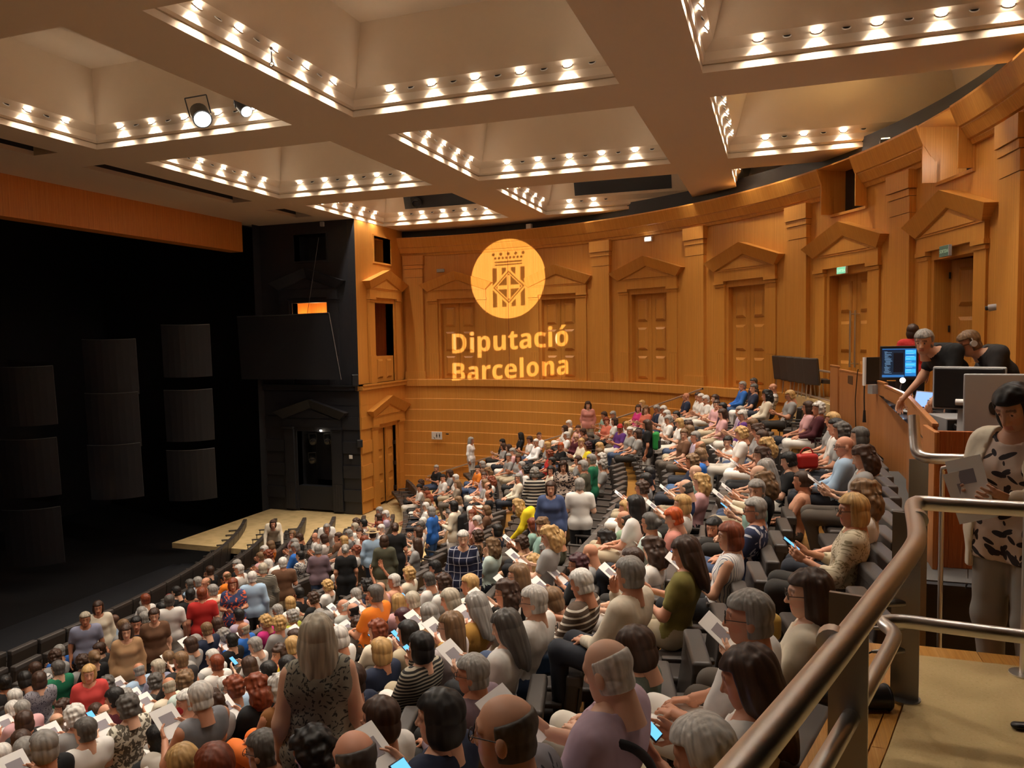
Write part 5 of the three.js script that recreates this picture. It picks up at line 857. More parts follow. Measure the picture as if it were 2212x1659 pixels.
// ------------------------------------------------------------------ the audience: row, head position, hair style, hair colour, top, facing, pose, extras
const AUDIENCE = `
9 -11.35 -4.84 -22.98 cs N white - -
9 -11.08 -4.86 -22.34 sh K white - -
9 -10.68 -4.86 -21.95 cs N taupe - -
9 -10.40 -4.87 -21.48 bb R pink - -
9 -10.06 -4.87 -20.95 bb R grey - -
9 -9.88 -4.88 -20.42 bb LB grey - -
9 -9.72 -4.89 -19.98 sh W white - -
8 -11.29 -4.53 -24.12 sh G black c -
8 -10.23 -4.50 -22.33 sh K white c -
8 -10.30 -4.48 -23.06 bb N grey - -
8 -9.77 -4.47 -22.29 sh W white - -
8 -9.32 -4.47 -21.36 lg LB taupe l -
8 -8.34 -4.47 -19.18 bb LB grey - -
7 -10.35 -3.65 -25.08 lg G stripew r S
7 -8.89 -4.10 -22.01 sh K orange c -
7 -8.22 -4.08 -20.84 sh N lilac c -
7 -9.05 -4.09 -22.79 bb G brown - -
7 -8.38 -4.08 -21.57 cl LB grey - -
7 -7.76 -4.08 -20.23 cl R white - -
7 -7.77 -4.07 -19.73 bb LB grey - -
7 -7.52 -4.07 -19.35 rg N white - -
7 -7.11 -4.07 -18.33 rg K black - -
7 -6.54 -4.09 -16.69 bb LB brown - -
7 -6.63 -4.05 -16.03 bb R pink c -
7 -6.36 -4.09 -15.65 sh W pink - -
8 -7.88 -4.47 -17.54 sh D white - -
7 -6.80 -3.71 -15.35 bb K cream l S pack
8 -7.88 -4.14 -16.47 bb G blue l S
8 -7.55 -4.49 -16.80 lg Y tan - -
9 -9.03 -4.92 -18.37 sh W white - -
8 -7.91 -4.39 -15.97 sh D white - -
8 -7.75 -4.40 -15.48 bb N white - -
6 -9.20 -3.69 -25.15 sh K black - -
6 -8.90 -3.73 -24.42 bb N grey - -
6 -8.59 -3.71 -24.08 bb N black - -
6 -8.16 -3.71 -23.24 sh G pink - -
6 -7.95 -3.73 -22.28 sh G grey c -
6 -7.50 -3.70 -21.90 bb N grey c -
5 -8.54 -3.45 -25.19 lg K black f -
5 -7.60 -3.32 -24.40 bn N white r -
5 -7.81 -3.41 -23.99 sh N white - -
5 -7.33 -3.38 -23.17 sh W bluestripe c -
5 -6.70 -3.33 -22.29 bb Y grey - -
5 -6.15 -3.32 -20.65 cs R red - -
5 -6.12 -3.27 -21.78 bb O black c - g
5 -5.65 -3.29 -19.20 sh K black - -
5 -5.26 -3.27 -17.78 bb K cream c -
6 -6.98 -3.69 -20.66 sh G lilac - -
6 -6.61 -3.68 -19.87 cs K white - -
6 -6.42 -3.67 -18.69 lg G cream c -
5 -4.93 -2.91 -15.46 cs G stripebw f S
5 -4.55 -3.11 -13.18 cl Y yellow l P
4 -3.55 -2.50 -11.99 bb N bluejacket c S paper
5 -4.07 -3.29 -12.60 bb R teal - -
4 -3.34 -2.83 -10.79 cl LB teal c -
3 -2.59 -2.39 -8.65 cl Y grey - -
6 -5.10 -3.69 -13.54 bb K navy - -
5 -4.38 -2.95 -10.22 sh W navygrid c S
6 -5.23 -3.65 -12.86 cs N leopard - -
4 -6.64 -3.03 -24.10 bb N white - -
4 -6.65 -2.93 -24.71 sh W cream - -
4 -6.04 -2.95 -23.56 sh N pink c -
4 -5.66 -2.94 -22.66 sh N brown - -
5 -6.34 -3.13 -23.22 sh W print - -
4 -5.69 -3.00 -21.94 bd - maroon c - g
4 -5.21 -2.97 -20.67 bb Y cream c -
4 -4.83 -2.94 -19.82 cs M yellow - -
3 -5.97 -2.29 -24.62 cl N rose c S
3 -5.34 -2.57 -24.21 sh N teal - -
3 -5.02 -2.64 -23.10 cs R coral c -
3 -4.99 -2.52 -23.92 sh G white - -
3 -4.69 -2.59 -22.69 bb N white - -
3 -4.19 -2.59 -21.04 cap R purple c -
3 -4.09 -2.56 -21.49 bb Y white - -
3 -3.76 -2.56 -20.18 sh W grey c -
3 -3.42 -2.53 -19.44 bb N grey - -
3 -2.97 -2.13 -18.10 lg N black l S pack
2 -4.08 -2.25 -23.34 bb N magenta c -
2 -3.79 -2.25 -22.99 cl LB coral c -
2 -4.10 -2.18 -24.12 bb Y white - -
2 -3.38 -2.17 -22.40 sh G navy - -
2 -3.13 -2.15 -22.02 sh W white - -
2 -2.90 -2.18 -21.03 sh W white - -
2 -2.72 -2.21 -19.99 sh G white - -
2 -2.57 -2.14 -20.42 sh K black - -
2 -2.31 -2.17 -18.95 bb Y white - -
2 -2.00 -2.13 -18.14 bb N white - -
2 -1.89 -2.14 -17.28 bb LB grey - -
2 -1.92 -2.14 -16.57 sh LB brown c -
2 -1.63 -2.12 -16.01 sh G lilac - -
2 -1.38 -2.10 -14.46 rg LB lilac - -
2 -1.29 -2.10 -13.53 bb LB blue - -
2 -1.35 -2.08 -12.70 cs LB navy - -
2 -1.19 -2.09 -11.71 bd - teal - -
2 -1.05 -2.10 -11.00 cl Y pink - -
2 -1.19 -2.08 -10.46 rg D royal - -
2 -1.13 -2.10 -9.51 bb Y white - -
2 -1.14 -2.11 -8.80 sh O rose - -
3 -2.21 -2.49 -13.70 bb K black - -
3 -2.16 -2.49 -13.05 bb K grey - -
3 -2.11 -2.49 -12.33 cs N white - - g
2 -1.60 -2.00 -8.85 lg K white - -
3 -2.08 -2.49 -10.81 sh Y white - -
3 -2.00 -2.51 -10.24 rg D green - -
2 -1.35 -2.08 -8.39 bn D mint - - g
5 -4.65 -2.97 -16.72 cl N zebra c S
4 -3.65 -2.55 -15.27 sh G emerald l S
4 -3.61 -2.54 -14.40 sh G olive l S
4 -3.26 -2.58 -12.78 sh G white f S
5 -4.99 -3.26 -19.39 bb N grey - -
4 -3.97 -2.89 -17.65 cs W grey - -
4 -3.71 -2.88 -16.59 cs G grey - -
4 -4.45 -2.91 -19.56 bb Y olive - -
4 -4.21 -2.90 -18.46 bb LB white - -
1 -2.57 -1.82 -22.68 bd - navy - -
1 -2.20 -1.78 -22.41 bb N white - -
1 -2.08 -1.79 -21.95 sh W white - -
1 -1.89 -1.79 -21.37 sh W white - -
1 -1.62 -1.73 -20.94 bb N white - -
1 -1.50 -1.80 -19.98 sh N pink c -
1 -1.31 -1.80 -19.23 sh K plum - -
1 -1.21 -1.81 -17.78 bb N pink - -
1 -0.84 -1.77 -18.03 sh G lilac - -
1 -0.74 -1.75 -16.90 sh W purple - -
0 -0.93 -1.40 -21.20 sh G blue - -
0 -0.66 -1.33 -21.57 sh D navy - -
0 -0.61 -1.40 -20.23 sh D navy - -
0 -0.15 -1.34 -19.55 bd - plaid - -
0 -0.27 -1.40 -18.01 cl K cream - -
0 0.22 -1.37 -17.59 sh Y grey - - g
0 0.50 -1.39 -15.07 bb N pink - -
0 0.65 -1.36 -14.56 cs W burgundy - -
0 0.76 -1.34 -12.53 bb Y grey - -
0 0.74 -1.33 -11.52 sh K white - -
0 0.78 -1.33 -11.06 cs D grey - -
1 -0.62 -1.73 -13.70 cs Y white - -
1 -0.48 -1.74 -15.12 bb LB brown - -
1 -0.36 -1.73 -14.13 cl N grey - -
1 -0.27 -1.71 -13.11 bb N brown - -
2 -0.92 -2.07 -15.00 sh K white c -
1 -0.18 -1.71 -12.10 cl Y grey - -
1 -0.23 -1.70 -11.02 cl N grey - -
1 0.12 -1.71 -10.74 sh K black - -
1 -0.16 -1.70 -9.99 lg G white - -
1 -0.23 -1.69 -9.48 rg LB cream - -
1 -0.16 -1.70 -9.02 cl LB black - -
1 -0.23 -1.70 -8.56 sh G teal c -
1 0.25 -1.72 -9.39 bn N peach - -
0 0.70 -1.31 -9.45 bd - paleblue l - g
0 0.82 -1.31 -8.61 cl N grey - -
0 0.94 -1.31 -10.36 bb D grey - -
0 0.63 -1.31 -6.59 cl LB white - -
0 0.51 -1.31 -6.05 bb Y crochet l - g
1 -0.22 -1.71 -7.66 sh G navyprint l - g
2 -0.69 -2.17 -8.68 lg K rose c -
1 -0.39 -1.71 -6.61 bb R stripev l -
1 -0.68 -1.68 -5.91 lg N olivegreen - -
0 -0.13 -1.30 -3.58 sh G white l - g
0 0.14 -1.32 -4.06 lg N cream l - g
0 -0.11 -1.33 -3.00 lg N white - - phone
0 -0.60 -1.25 -2.74 rg W mauvepink - -
1 -0.75 -1.74 -4.14 bb N sage - -
0 -0.22 -1.33 -2.40 sh W white - -
2 -1.83 -2.13 -4.37 sh G mauve l - g
0 -0.81 -1.24 -2.19 rg D dots l - g
1 -1.41 -1.67 -2.98 bb K navy l -
2 -2.09 -2.11 -3.65 bb N white l -
1 -1.58 -1.66 -2.55 rg D grey - -
2 -2.24 -2.10 -3.22 cs K dark - -
2 -2.54 -1.72 -3.74 lg S floral f S
4 -3.51 -2.91 -6.18 bb Y navy - -
3 -2.73 -2.49 -5.45 bb K stripeb - -
3 -2.93 -2.48 -4.73 sh N navy - -
3 -2.67 -2.48 -5.90 lg LB lilacw l - g
3 -2.63 -2.47 -6.40 lg G mustard - -
4 -3.46 -2.90 -6.63 bb K beige - -
5 -4.30 -3.30 -7.50 cs R cream - -
6 -5.15 -3.71 -8.51 cs N navyprint - - g
5 -4.55 -3.26 -7.12 bb W white - -
4 -3.44 -2.88 -7.09 bb G tan - - g
4 -3.41 -2.87 -7.55 bb S cream - -
4 -3.38 -2.86 -8.05 sh Y stripebw - -
5 -4.20 -3.31 -7.95 sh M pink - -
5 -4.30 -3.27 -8.40 sh S white - -
6 -5.07 -3.71 -9.45 lg Y pink - -
6 -5.17 -3.69 -9.00 cs D black - -
7 -6.02 -4.10 -10.35 bb R navy c -
7 -6.08 -4.09 -9.90 rg K navy - -
8 -7.02 -4.49 -11.55 sh G navy - -
5 -4.69 -3.14 -8.16 sh D orange - -
8 -6.98 -4.51 -11.06 rg W palegrey l - g
6 -5.04 -3.69 -10.41 sh D white - -
5 -4.24 -3.27 -9.18 cs N white - -
7 -6.11 -4.07 -11.27 sh W peach - R
7 -6.12 -4.06 -10.81 bd - pink - -
8 -7.08 -4.47 -12.01 cs K black - -
9 -8.45 -4.87 -12.84 cs Y white - -
6 -5.16 -3.65 -10.89 sh K grey - -
13 -13.49 -5.16 -17.90 bb N cream c P
13 -12.71 -5.36 -17.69 bb LB pink c -
12 -11.89 -5.18 -16.85 sh N black - -
12 -11.69 -5.24 -17.26 bd - white c -
11 -11.24 -4.95 -17.15 bb G white c P
11 -10.94 -5.05 -16.55 bb N white - -
12 -11.74 -5.19 -16.41 sh G grey - -
11 -10.96 -4.96 -15.36 sh G blue - -
12 -11.35 -5.25 -15.81 sh G grey - -
13 -12.56 -5.34 -16.53 bb LB orange - -
13 -12.43 -5.34 -16.09 sh W grey - -
12 -11.60 -5.14 -15.16 cs R grey - -
11 -10.59 -5.04 -15.01 sh K print - -
10 -9.70 -4.67 -14.44 sh G mauve f S
10 -9.72 -4.61 -13.18 sh W brown f S
10 -9.78 -4.57 -12.61 sh S stripeb f S
9 -8.85 -4.53 -14.19 bn G black f S
10 -9.51 -5.02 -15.71 cs R white - -
10 -10.06 -4.91 -16.06 bb Y peach - -
11 -10.80 -5.11 -16.99 sh N brown - -
11 -10.76 -5.14 -17.45 sh G grey - -
11 -11.18 -5.11 -18.51 cs N grey - -
11 -10.97 -5.13 -18.09 sh S white - -
10 -10.16 -4.95 -16.98 sh N white c -
10 -10.55 -4.94 -17.85 sh K plaid - -
10 -9.75 -5.00 -16.49 lg R red - -
9 -8.99 -4.56 -15.62 hat N paleblue f S
8 -7.58 -4.10 -13.62 bb N olive f S
9 -9.48 -4.79 -16.89 sh W white c -
10 -10.09 -4.98 -17.89 bb R grey - -
10 -10.93 -4.97 -19.41 sh G red - -
10 -10.57 -4.99 -19.12 sh W lilac - -
10 -10.55 -4.97 -18.65 bb N navy - -
8 -7.82 -4.07 -14.54 bn N black f S
8 -7.42 -4.44 -14.75 lg N grey - -
7 -6.07 -4.08 -11.73 cs Y cream - -
9 -8.33 -4.89 -12.17 cs N black - -
10 -9.05 -5.05 -12.76 sh K black - -
9 -8.51 -4.83 -11.70 bb Y white - -
10 -8.93 -5.09 -11.89 sh G navy - -
9 -8.22 -4.93 -11.35 cs G lime - -
8 -7.35 -4.40 -9.80 cs Y grey - -
9 -8.41 -4.87 -10.85 cs Y magenta - -
8 -7.05 -4.49 -10.47 sh G white - -
7 -6.20 -4.06 -9.38 sh G white - -
13 -12.22 -5.32 -14.77 lg G black c -
12 -11.42 -5.11 -13.89 sh W white - -
12 -11.37 -5.12 -13.43 rg LB orange - -
13 -12.33 -5.25 -14.00 sh N black - -
13 -12.23 -5.38 -15.67 sh LB pink - -
10 -9.69 -4.60 -12.16 sh W paleblue f S
11 -10.63 -4.92 -13.88 sh W white l P
13 -11.88 -5.40 -13.96 sh K dark - -
10 -9.73 -4.58 -11.65 bb R multi c S
11 -10.33 -4.80 -11.78 sh G cream l S
10 -9.82 -4.54 -10.93 sh R red f S
11 -10.45 -4.75 -11.33 sh K black f A
12 -11.42 -5.08 -12.83 rg LB coral c -
13 -12.13 -5.30 -13.38 sh G grey - -
14 -12.75 -5.54 -13.81 sh D paleblue - -
10 -9.26 -4.97 -11.20 sh K lilac - -
9 -8.51 -4.84 -10.40 rg S blue l -
10 -9.00 -5.04 -10.48 cs G pink - -
9 -8.84 -4.71 -9.91 sh LB navy - -
9 -8.39 -4.86 -9.96 sh K black - -
10 -9.36 -4.99 -10.76 bb N purple - -
8 -7.25 -4.46 -9.10 sh G white - -
10 -9.26 -5.03 -10.10 sh G grey - -
9 -8.77 -4.77 -9.46 bb N grey - -
7 -6.26 -4.07 -8.68 sh N grey - -
6 -5.47 -3.65 -7.55 sh Y yellow - -
12 -11.51 -4.83 -9.95 sh S bluegrey c S
12 -11.68 -4.79 -10.38 bb N cream c S
13 -12.03 -5.30 -11.03 bd dark paleblue - -
14 -12.65 -5.54 -11.32 sh W cream - -
13 -12.20 -5.23 -11.97 sh R white - -
14 -12.67 -5.54 -12.40 sh G cream - -
13 -11.93 -5.34 -11.60 sh G grey - -
12 -11.21 -5.14 -10.96 sh G grey - -
12 -11.25 -5.13 -10.51 bb LB grey - -
11 -10.39 -4.80 -9.98 sh K navy c S
10 -9.81 -4.59 -9.22 lg N tan c S
10 -9.84 -4.55 -9.83 sh N brown c S
12 -11.25 -5.12 -11.42 bb K dark - -
11 -10.52 -4.72 -10.88 cap R white f S
13 -12.08 -5.29 -12.69 sh K black - -
12 -11.04 -5.26 -9.78 sh N dark c -
11 -10.40 -5.04 -9.11 bn LB black - -
12 -10.92 -5.27 -9.34 cs N grey - -
12 -10.90 -5.24 -10.21 sh N black - -
10 -9.23 -5.05 -9.47 bb LB dark - -
8 -7.71 -4.34 -8.12 sh LB dark - -
9 -8.35 -4.91 -8.96 sh G grey - -
9 -8.32 -4.90 -9.42 sh W white l -
8 -7.33 -4.44 -8.38 sh R white - -
9 -8.76 -4.85 -8.77 sh S bluegrey l -
9 -8.47 -4.88 -8.42 cs D white - -
10 -9.29 -5.03 -8.93 rg G paleblue - -
8 -7.46 -4.45 -7.64 rg S cream - -
7 -6.67 -4.02 -7.08 cs LB mint - -
7 -6.26 -4.13 -7.28 sh W white - -
10 -9.37 -5.03 -8.41 cs D denim - -
9 -8.97 -4.54 -7.77 bb Y coralred c S
12 -11.25 -5.20 -8.75 sh N print - -
11 -10.53 -5.01 -8.57 sh D emerald - -
13 -11.92 -5.39 -9.75 sh G blue - -
12 -11.35 -5.19 -9.20 cs N grey - -
10 -9.99 -4.79 -7.83 bb N dots - -
11 -10.44 -5.09 -7.78 bb W dark - -
10 -9.80 -4.94 -7.27 sh W print - -
9 -9.26 -4.73 -7.00 sh G pink - -
8 -8.15 -4.30 -6.17 bb N dark - -
9 -8.88 -4.88 -6.67 bb D mint - -
7 -7.15 -3.97 -5.37 sh N pink - -
6 -6.27 -3.58 -4.74 sh G grey - -
5 -5.45 -3.15 -4.27 bb G black l -
8 -7.69 -4.46 -6.22 cs N paleblue - -
9 -8.82 -4.88 -7.12 rg LB lilac - -
7 -7.05 -3.95 -5.90 cs W grey - -
9 -8.59 -4.91 -7.51 sh N cream - -
10 -9.43 -5.07 -7.71 cs N dark c -
8 -7.63 -4.44 -6.81 rg LB navy - -
7 -6.97 -3.95 -6.35 sh K maroon - -
9 -8.56 -4.91 -7.97 cs G grey - -
6 -6.04 -3.58 -5.65 cs D dotsw - -
6 -6.09 -3.60 -5.20 sh D white l -
7 -6.41 -4.14 -6.42 lg N white - -
5 -4.88 -3.30 -4.85 sh K black - -
8 -7.93 -4.43 -5.74 sh W orange - -
11 -10.70 -5.02 -8.15 bb K dark - -
12 -11.30 -5.22 -8.28 sh K dark - -
4 -4.26 -2.78 -4.68 sh W greyvest - -
6 -5.71 -3.67 -6.07 sh W white c - mask
5 -4.83 -3.27 -5.43 cl N grey - -
6 -5.51 -3.70 -6.53 cs R paleblue l - g
5 -4.66 -3.28 -5.85 cl R black - -
4 -3.88 -2.87 -5.17 cs W brownvest l -
6 -5.39 -3.71 -6.98 sh K grey - -
5 -4.64 -3.28 -6.31 sh K dark - -
7 -6.18 -4.10 -8.23 cs N coral c -
7 -6.31 -4.10 -7.79 bb N white - -
3 -3.01 -2.53 -3.81 sh D dark l - g
3 -3.29 -2.48 -3.45 sh Y dark - -
2 -2.55 -2.05 -2.87 sh R dark - -
4 -3.01 -2.90 -10.47 bb Y olive - -
4 -2.97 -2.92 -9.83 cl G black - -
5 -3.91 -3.32 -11.50 cs N tan - -
5 -4.22 -3.25 -10.98 cl LB mint - -
4 -2.99 -2.93 -9.26 cs Y white l - g
3 -2.53 -2.45 -7.30 lg LB black l - g
3 -2.50 -2.48 -6.84 cl N white l - g
2 -1.80 -2.06 -5.56 sh W white l - g
3 -2.09 -2.57 -7.04 bb LB zebra - -
2 -1.85 -2.08 -5.05 lg D white - -
2 -1.57 -2.09 -6.17 sh W stripebr - -
3 -2.10 -2.53 -8.09 cs M black l - g
3 -2.06 -2.53 -8.55 bd - grey - -
3 -2.02 -2.52 -9.14 cl K black - -
1 -0.97 -1.65 -5.15 sh G cream - -
2 -1.30 -2.12 -7.06 sh N white - -
2 -1.18 -2.13 -7.50 cl N white - -`.trim().split('\n').map((l) => { const a = l.trim().split(' '); return { row: +a[0], p: V(+a[1], +a[2], +a[3]), style: a[4], hair: a[5], top: a[6], face: a[7], pose: a[8], ext: a.slice(9) }; });
const HAIRNAME = { W: 'white-haired', G: 'grey-haired', D: 'dark-grey-haired', K: 'black-haired', N: 'brown-haired', LB: 'light-brown-haired', Y: 'blond', R: 'auburn-haired', O: 'orange-haired', M: 'maroon-haired', S: 'ash-blond' };
const STYLE = { sh: 'short', bb: 'bobbed', lg: 'long', cs: 'curly', cl: 'long-curled', bn: 'bun-wearing', rg: 'balding' };
const TOPNAME = { stripew: 'white-striped', stripebw: 'black-and-white striped', stripeb: 'dark-striped', stripebr: 'brown-striped', stripev: 'pinstriped white', bluestripe: 'blue-striped', navygrid: 'navy grid', print: 'patterned grey', zebra: 'zebra-print', dots: 'dotted grey', dotsw: 'dotted white', navyprint: 'navy print', multi: 'colourful', lilacw: 'pale-lilac', mauvepink: 'pinkish-mauve', coralred: 'coral-red', bluejacket: 'blue-jacket', greyvest: 'grey', brownvest: 'brown', olivegreen: 'olive-green', bluegrey: 'blue-grey', palegrey: 'pale-grey', paleblue: 'pale-blue' };
const who = (o) => o.style === 'bd' ? 'bald' : o.style === 'cap' ? 'red-capped' : o.style === 'hat' ? 'straw-hatted' : `${STYLE[o.style]} ${HAIRNAME[o.hair]}`, wears = (o) => TOPNAME[o.top] ?? o.top;
const ranked = AUDIENCE.slice().sort((a, b) => a.p.length() - b.p.length());
const labels = new Set(), leftovers = [];
function build(o, k) {
  const d = o.p.length(), near = d < 7.5, stand = 'SAP'.includes(o.pose), sex = ['lg', 'bb', 'cl', 'bn', 'cs'].includes(o.style) ? 0 : ['bd', 'rg', 'cap', 'hat'].includes(o.style) ? 1 : (o.ext.includes('g') || k % 3 ? 1 : 0);
  const dirs = { c: Math.atan2(-o.p.x, -o.p.z), f: Math.atan2(o.p.x, o.p.z), l: -Math.PI / 2, r: Math.PI / 2, '-': -Math.PI / 2 };
  const h = hash3(k, 5, 9), h2 = hash3(k, 17, 3);
  let turn = Math.atan2(RC.x - o.p.x, RC.y - o.p.z) + (h - 0.5) * 0.2, yawH = near ? (h2 - 0.5) * 0.4 : [-0.3, 0, 0.3][Math.floor(h2 * 3)];
  if (stand) { turn = dirs[o.face]; yawH = 0; } else if (o.face === 'c') { yawH = 1.0; turn += 0.3; } else if (o.face === 'l') yawH = 0.35; else if (o.face === 'r') { yawH = 1.3; turn += 0.5; } else if (o.face === 'f') yawH = -0.8;
  const pitchH = o.face === '-' && !stand ? (h > 0.5 ? 0.3 : 0.08) : 0.08;
  const kind = o.pose === 'P' ? 'bend' : o.pose === 'A' ? 'stand-point' : stand ? (h > 0.6 ? 'stand-hold' : 'stand') : o.pose === 'R' ? 'sit-raise' : o.ext.includes('phone') || h > 0.55 ? 'sit-hold' : h < 0.06 ? 'sit-chin' : 'sit-lap';
  const q = makePerson({ kind, sex, fat: near ? (o.top === 'mauvepink' || o.top === 'floral' ? 0.35 : 0.1) : 0, v: k % 2, lod: near ? 0 : 1, yawH, pitchH, style: o.style, hair: o.hair, top: o.top, skin: o.hair === 'dark' ? '#5d3d2b' : SKINS[k % 5], pants: o.top === 'brownvest' ? '#e8772a' : o.top === 'blue' ? '#3f5d86' : PANTS[k % 8], glasses: o.ext.includes('g'), mask: o.ext.includes('mask'), strap: o.top === 'mauvepink' || o.top === 'dots' && near, dress: o.top === 'floral' || (o.top === 'black' && o.style === 'bn'), jacket: ['bluejacket', 'cream', 'dark'].includes(o.top) });
  q.g.rotation.y = turn; const hp = V(...q.P.head).applyAxisAngle(V(0, 1, 0), turn); q.g.position.copy(o.p).sub(hp);
  return { q, kind, turn };
}
ranked.forEach((o, k) => {
  const { q, kind, turn } = build(o, k);
  if (k >= 318) { leftovers.push(q.g); return; }
  q.g.name = numbered('person'); scene.add(q.g);
  const near = ranked.filter((b) => b !== o && b.row === o.row).sort((a, b) => a.p.distanceTo(o.p) - b.p.distanceTo(o.p));
  const what = 'SA'.includes(o.pose) ? 'standing' : o.pose === 'P' ? 'leaning' : 'seated';
  const cands = near.slice(0, 4).map((n) => `${who(o)} person in ${wears(o)} top ${what} in ${ROWNAME[o.row]} row beside ${who(n)} one in ${wears(n)}`);
  cands.push(...near.slice(0, 3).map((n) => `${who(o)} person in ${wears(o)} top ${what} in ${ROWNAME[o.row]} row, ${n.p.z < o.p.z ? 'nearer' : 'farther'} than ${who(n)} ${wears(n)}`));
  const label = cands.find((c) => !labels.has(c)) ?? cands[0] + ' again'; labels.add(label);
  tag(q.g, label.split(' ').slice(0, 16).join(' '), 'person');
  if (kind === 'sit-hold' && o.p.length() < 15) {                 // something to read or to look at in the hands
    const p = V(0.0, 0.9, 0.66).applyAxisAngle(V(0, 1, 0), turn).add(q.g.position), phone = o.ext.includes('phone') || k % 3 === 0;
    const t = thing(phone ? 'phone' : 'programme', `${phone ? 'lit dark phone' : 'white printed leaflet'} held by ${who(o)} person in ${wears(o)}, ${ROWNAME[o.row]} row`, phone ? 'phone' : 'leaflet', p, turn); t.rotation.order = 'YXZ'; t.rotation.x = 0.9;
    if (phone) { mesh('case', rbox(0.075, 0.15, 0.009, 0.004), M.blackPlastic, t); mesh('screen', new THREE.PlaneGeometry(0.066, 0.138).rotateY(Math.PI).translate(0, 0, -0.0055), keep('phoneScreen', () => std({ color: 0x101418, emissive: new THREE.Color(0.12, 0.42, 0.85), emissiveIntensity: 0.9 })), t); }
    else { mesh('sheet', box(0.21, 0.28, 0.003), M.paper, t); mesh('print', box(0.12, 0.1, 0.001, 0, 0.02, -0.0025), keep('ink', () => std({ color: '#8b858c', roughness: 0.7 })), t); }
  }
  if (o.ext.includes('pack')) { const p = V(0, 1.2, -0.2).applyAxisAngle(V(0, 1, 0), turn).add(q.g.position), g = o.top === 'black', b = thing('backpack', `${g ? 'bright green and black' : 'slim black'} backpack on the standing person in ${o.top}`, 'backpack', p, turn); mesh('bag', rbox(0.3, 0.42, 0.14, 0.06, 0, 0, 0, 4), flat(g ? '#1f8a3c' : '#1b1b1d'), b); mesh('pocket', rbox(0.22, 0.2, 0.05, 0.02, 0, -0.08, -0.08, 3), flat('#1b1b1d'), b); }
});
if (leftovers.length) {                                           // the few people who show smallest
  const list = []; for (const g of leftovers) { g.updateMatrixWorld(true); g.traverse((q) => { if (!q.isMesh) return; const s = plain(q.geometry.clone()).applyMatrix4(q.matrixWorld), n = s.attributes.position.count, c = new Float32Array(n * 3); for (let i = 0; i < n; i++) q.material.color.toArray(c, i * 3); s.setAttribute('color', new THREE.BufferAttribute(c, 3)); list.push(s); }); }
  const m = mesh('audience_beyond', mergeGeometries(list), std({ vertexColors: true, roughness: 0.8 })); tag(m, 'remotest people of the audience, small behind the others', 'people', null, 'stuff');
}
function special(o, p, turn, label) { const q = makePerson({ fat: 0.1, v: 0, lod: 0, yawH: 0, pitchH: 0.1, skin: SKINS[0], pants: '#17171a', ...o }); q.g.rotation.y = turn; q.g.position.copy(p).sub(V(...q.P.head).applyAxisAngle(V(0, 1, 0), turn)); q.g.name = numbered('person'); scene.add(q.g); tag(q.g, label, 'person'); return q; }
special({ kind: 'bend', sex: 1, style: 'sh', hair: 'G', top: 'black', yawH: 0.75, pitchH: 0.25 }, V(1.38, -0.12, -8.7), -1.2, 'grey-haired bearded man in black leaning over the sound desk');
special({ kind: 'bend', sex: 1, style: 'sh', hair: 'LB', top: 'dark', yawH: 0.1, pitchH: 0.4, glasses: true, headset: true }, V(1.78, -0.14, -8.7), -1.5, 'man with headphones and glasses looking down at the sound desk');
special({ kind: 'stand', sex: 0, style: 'bb', hair: 'N', top: 'red', pitchH: 0 }, V(2.07, -0.02, -14.1), 3.0, 'dark-haired person in red standing behind the sound desk, seen from behind');
special({ kind: 'stand-hold', sex: 0, style: 'bb', hair: 'K', top: 'zebra', over: 'cream', pants: '#8f8a84', pitchH: 0.45 }, V(1.11, -0.4, -4.42), -0.75, 'person in cream cardigan over print blouse standing by the rail reading leaflets');
for (let k = 0; k < 2; k++) { const t = thing('programme', ['upper pale leaflet held by the person in cream cardigan', 'lower folded leaflet held by the person in cream cardigan'][k], 'leaflet', V(0.87, -0.74 - 0.06 * k, -4.2 + 0.015 * k), -0.6); t.rotation.order = 'YXZ'; t.rotation.set(-0.35, -0.5 + 0.2 * k, 0.35); mesh('sheet', box(0.16, 0.25, 0.002), M.paper, t); mesh('print', box(0.07, 0.07, 0.001, 0, 0.03, 0.002), flat('#8a8690'), t); }
const bag = (name, label, hex, p, s) => { const b = thing(name, label, 'bag', p, 0.5); mesh('bag', rbox(0.3 * s, 0.2 * s, 0.14 * s, 0.05 * s, 0, 0, 0, 4), flat(hex, 0.5), b); mesh('strap', new THREE.TorusGeometry(0.09 * s, 0.01, 8, 24, Math.PI).translate(0, 0.09 * s, 0), flat(hex, 0.5), b); };
bag('handbag', 'bright red handbag on a lap in the last row', '#b3221c', V(0.35, -1.72, -10.9), 1);
bag('handbag', 'slate blue handbag beside the brown-striped person', '#324a68', V(-1.75, -2.55, -5.6), 1);
bag('handbag', 'woven yellow straw bag on a lap in the last row', '#c9a552', V(-0.1, -1.75, -4.7), 0.8);
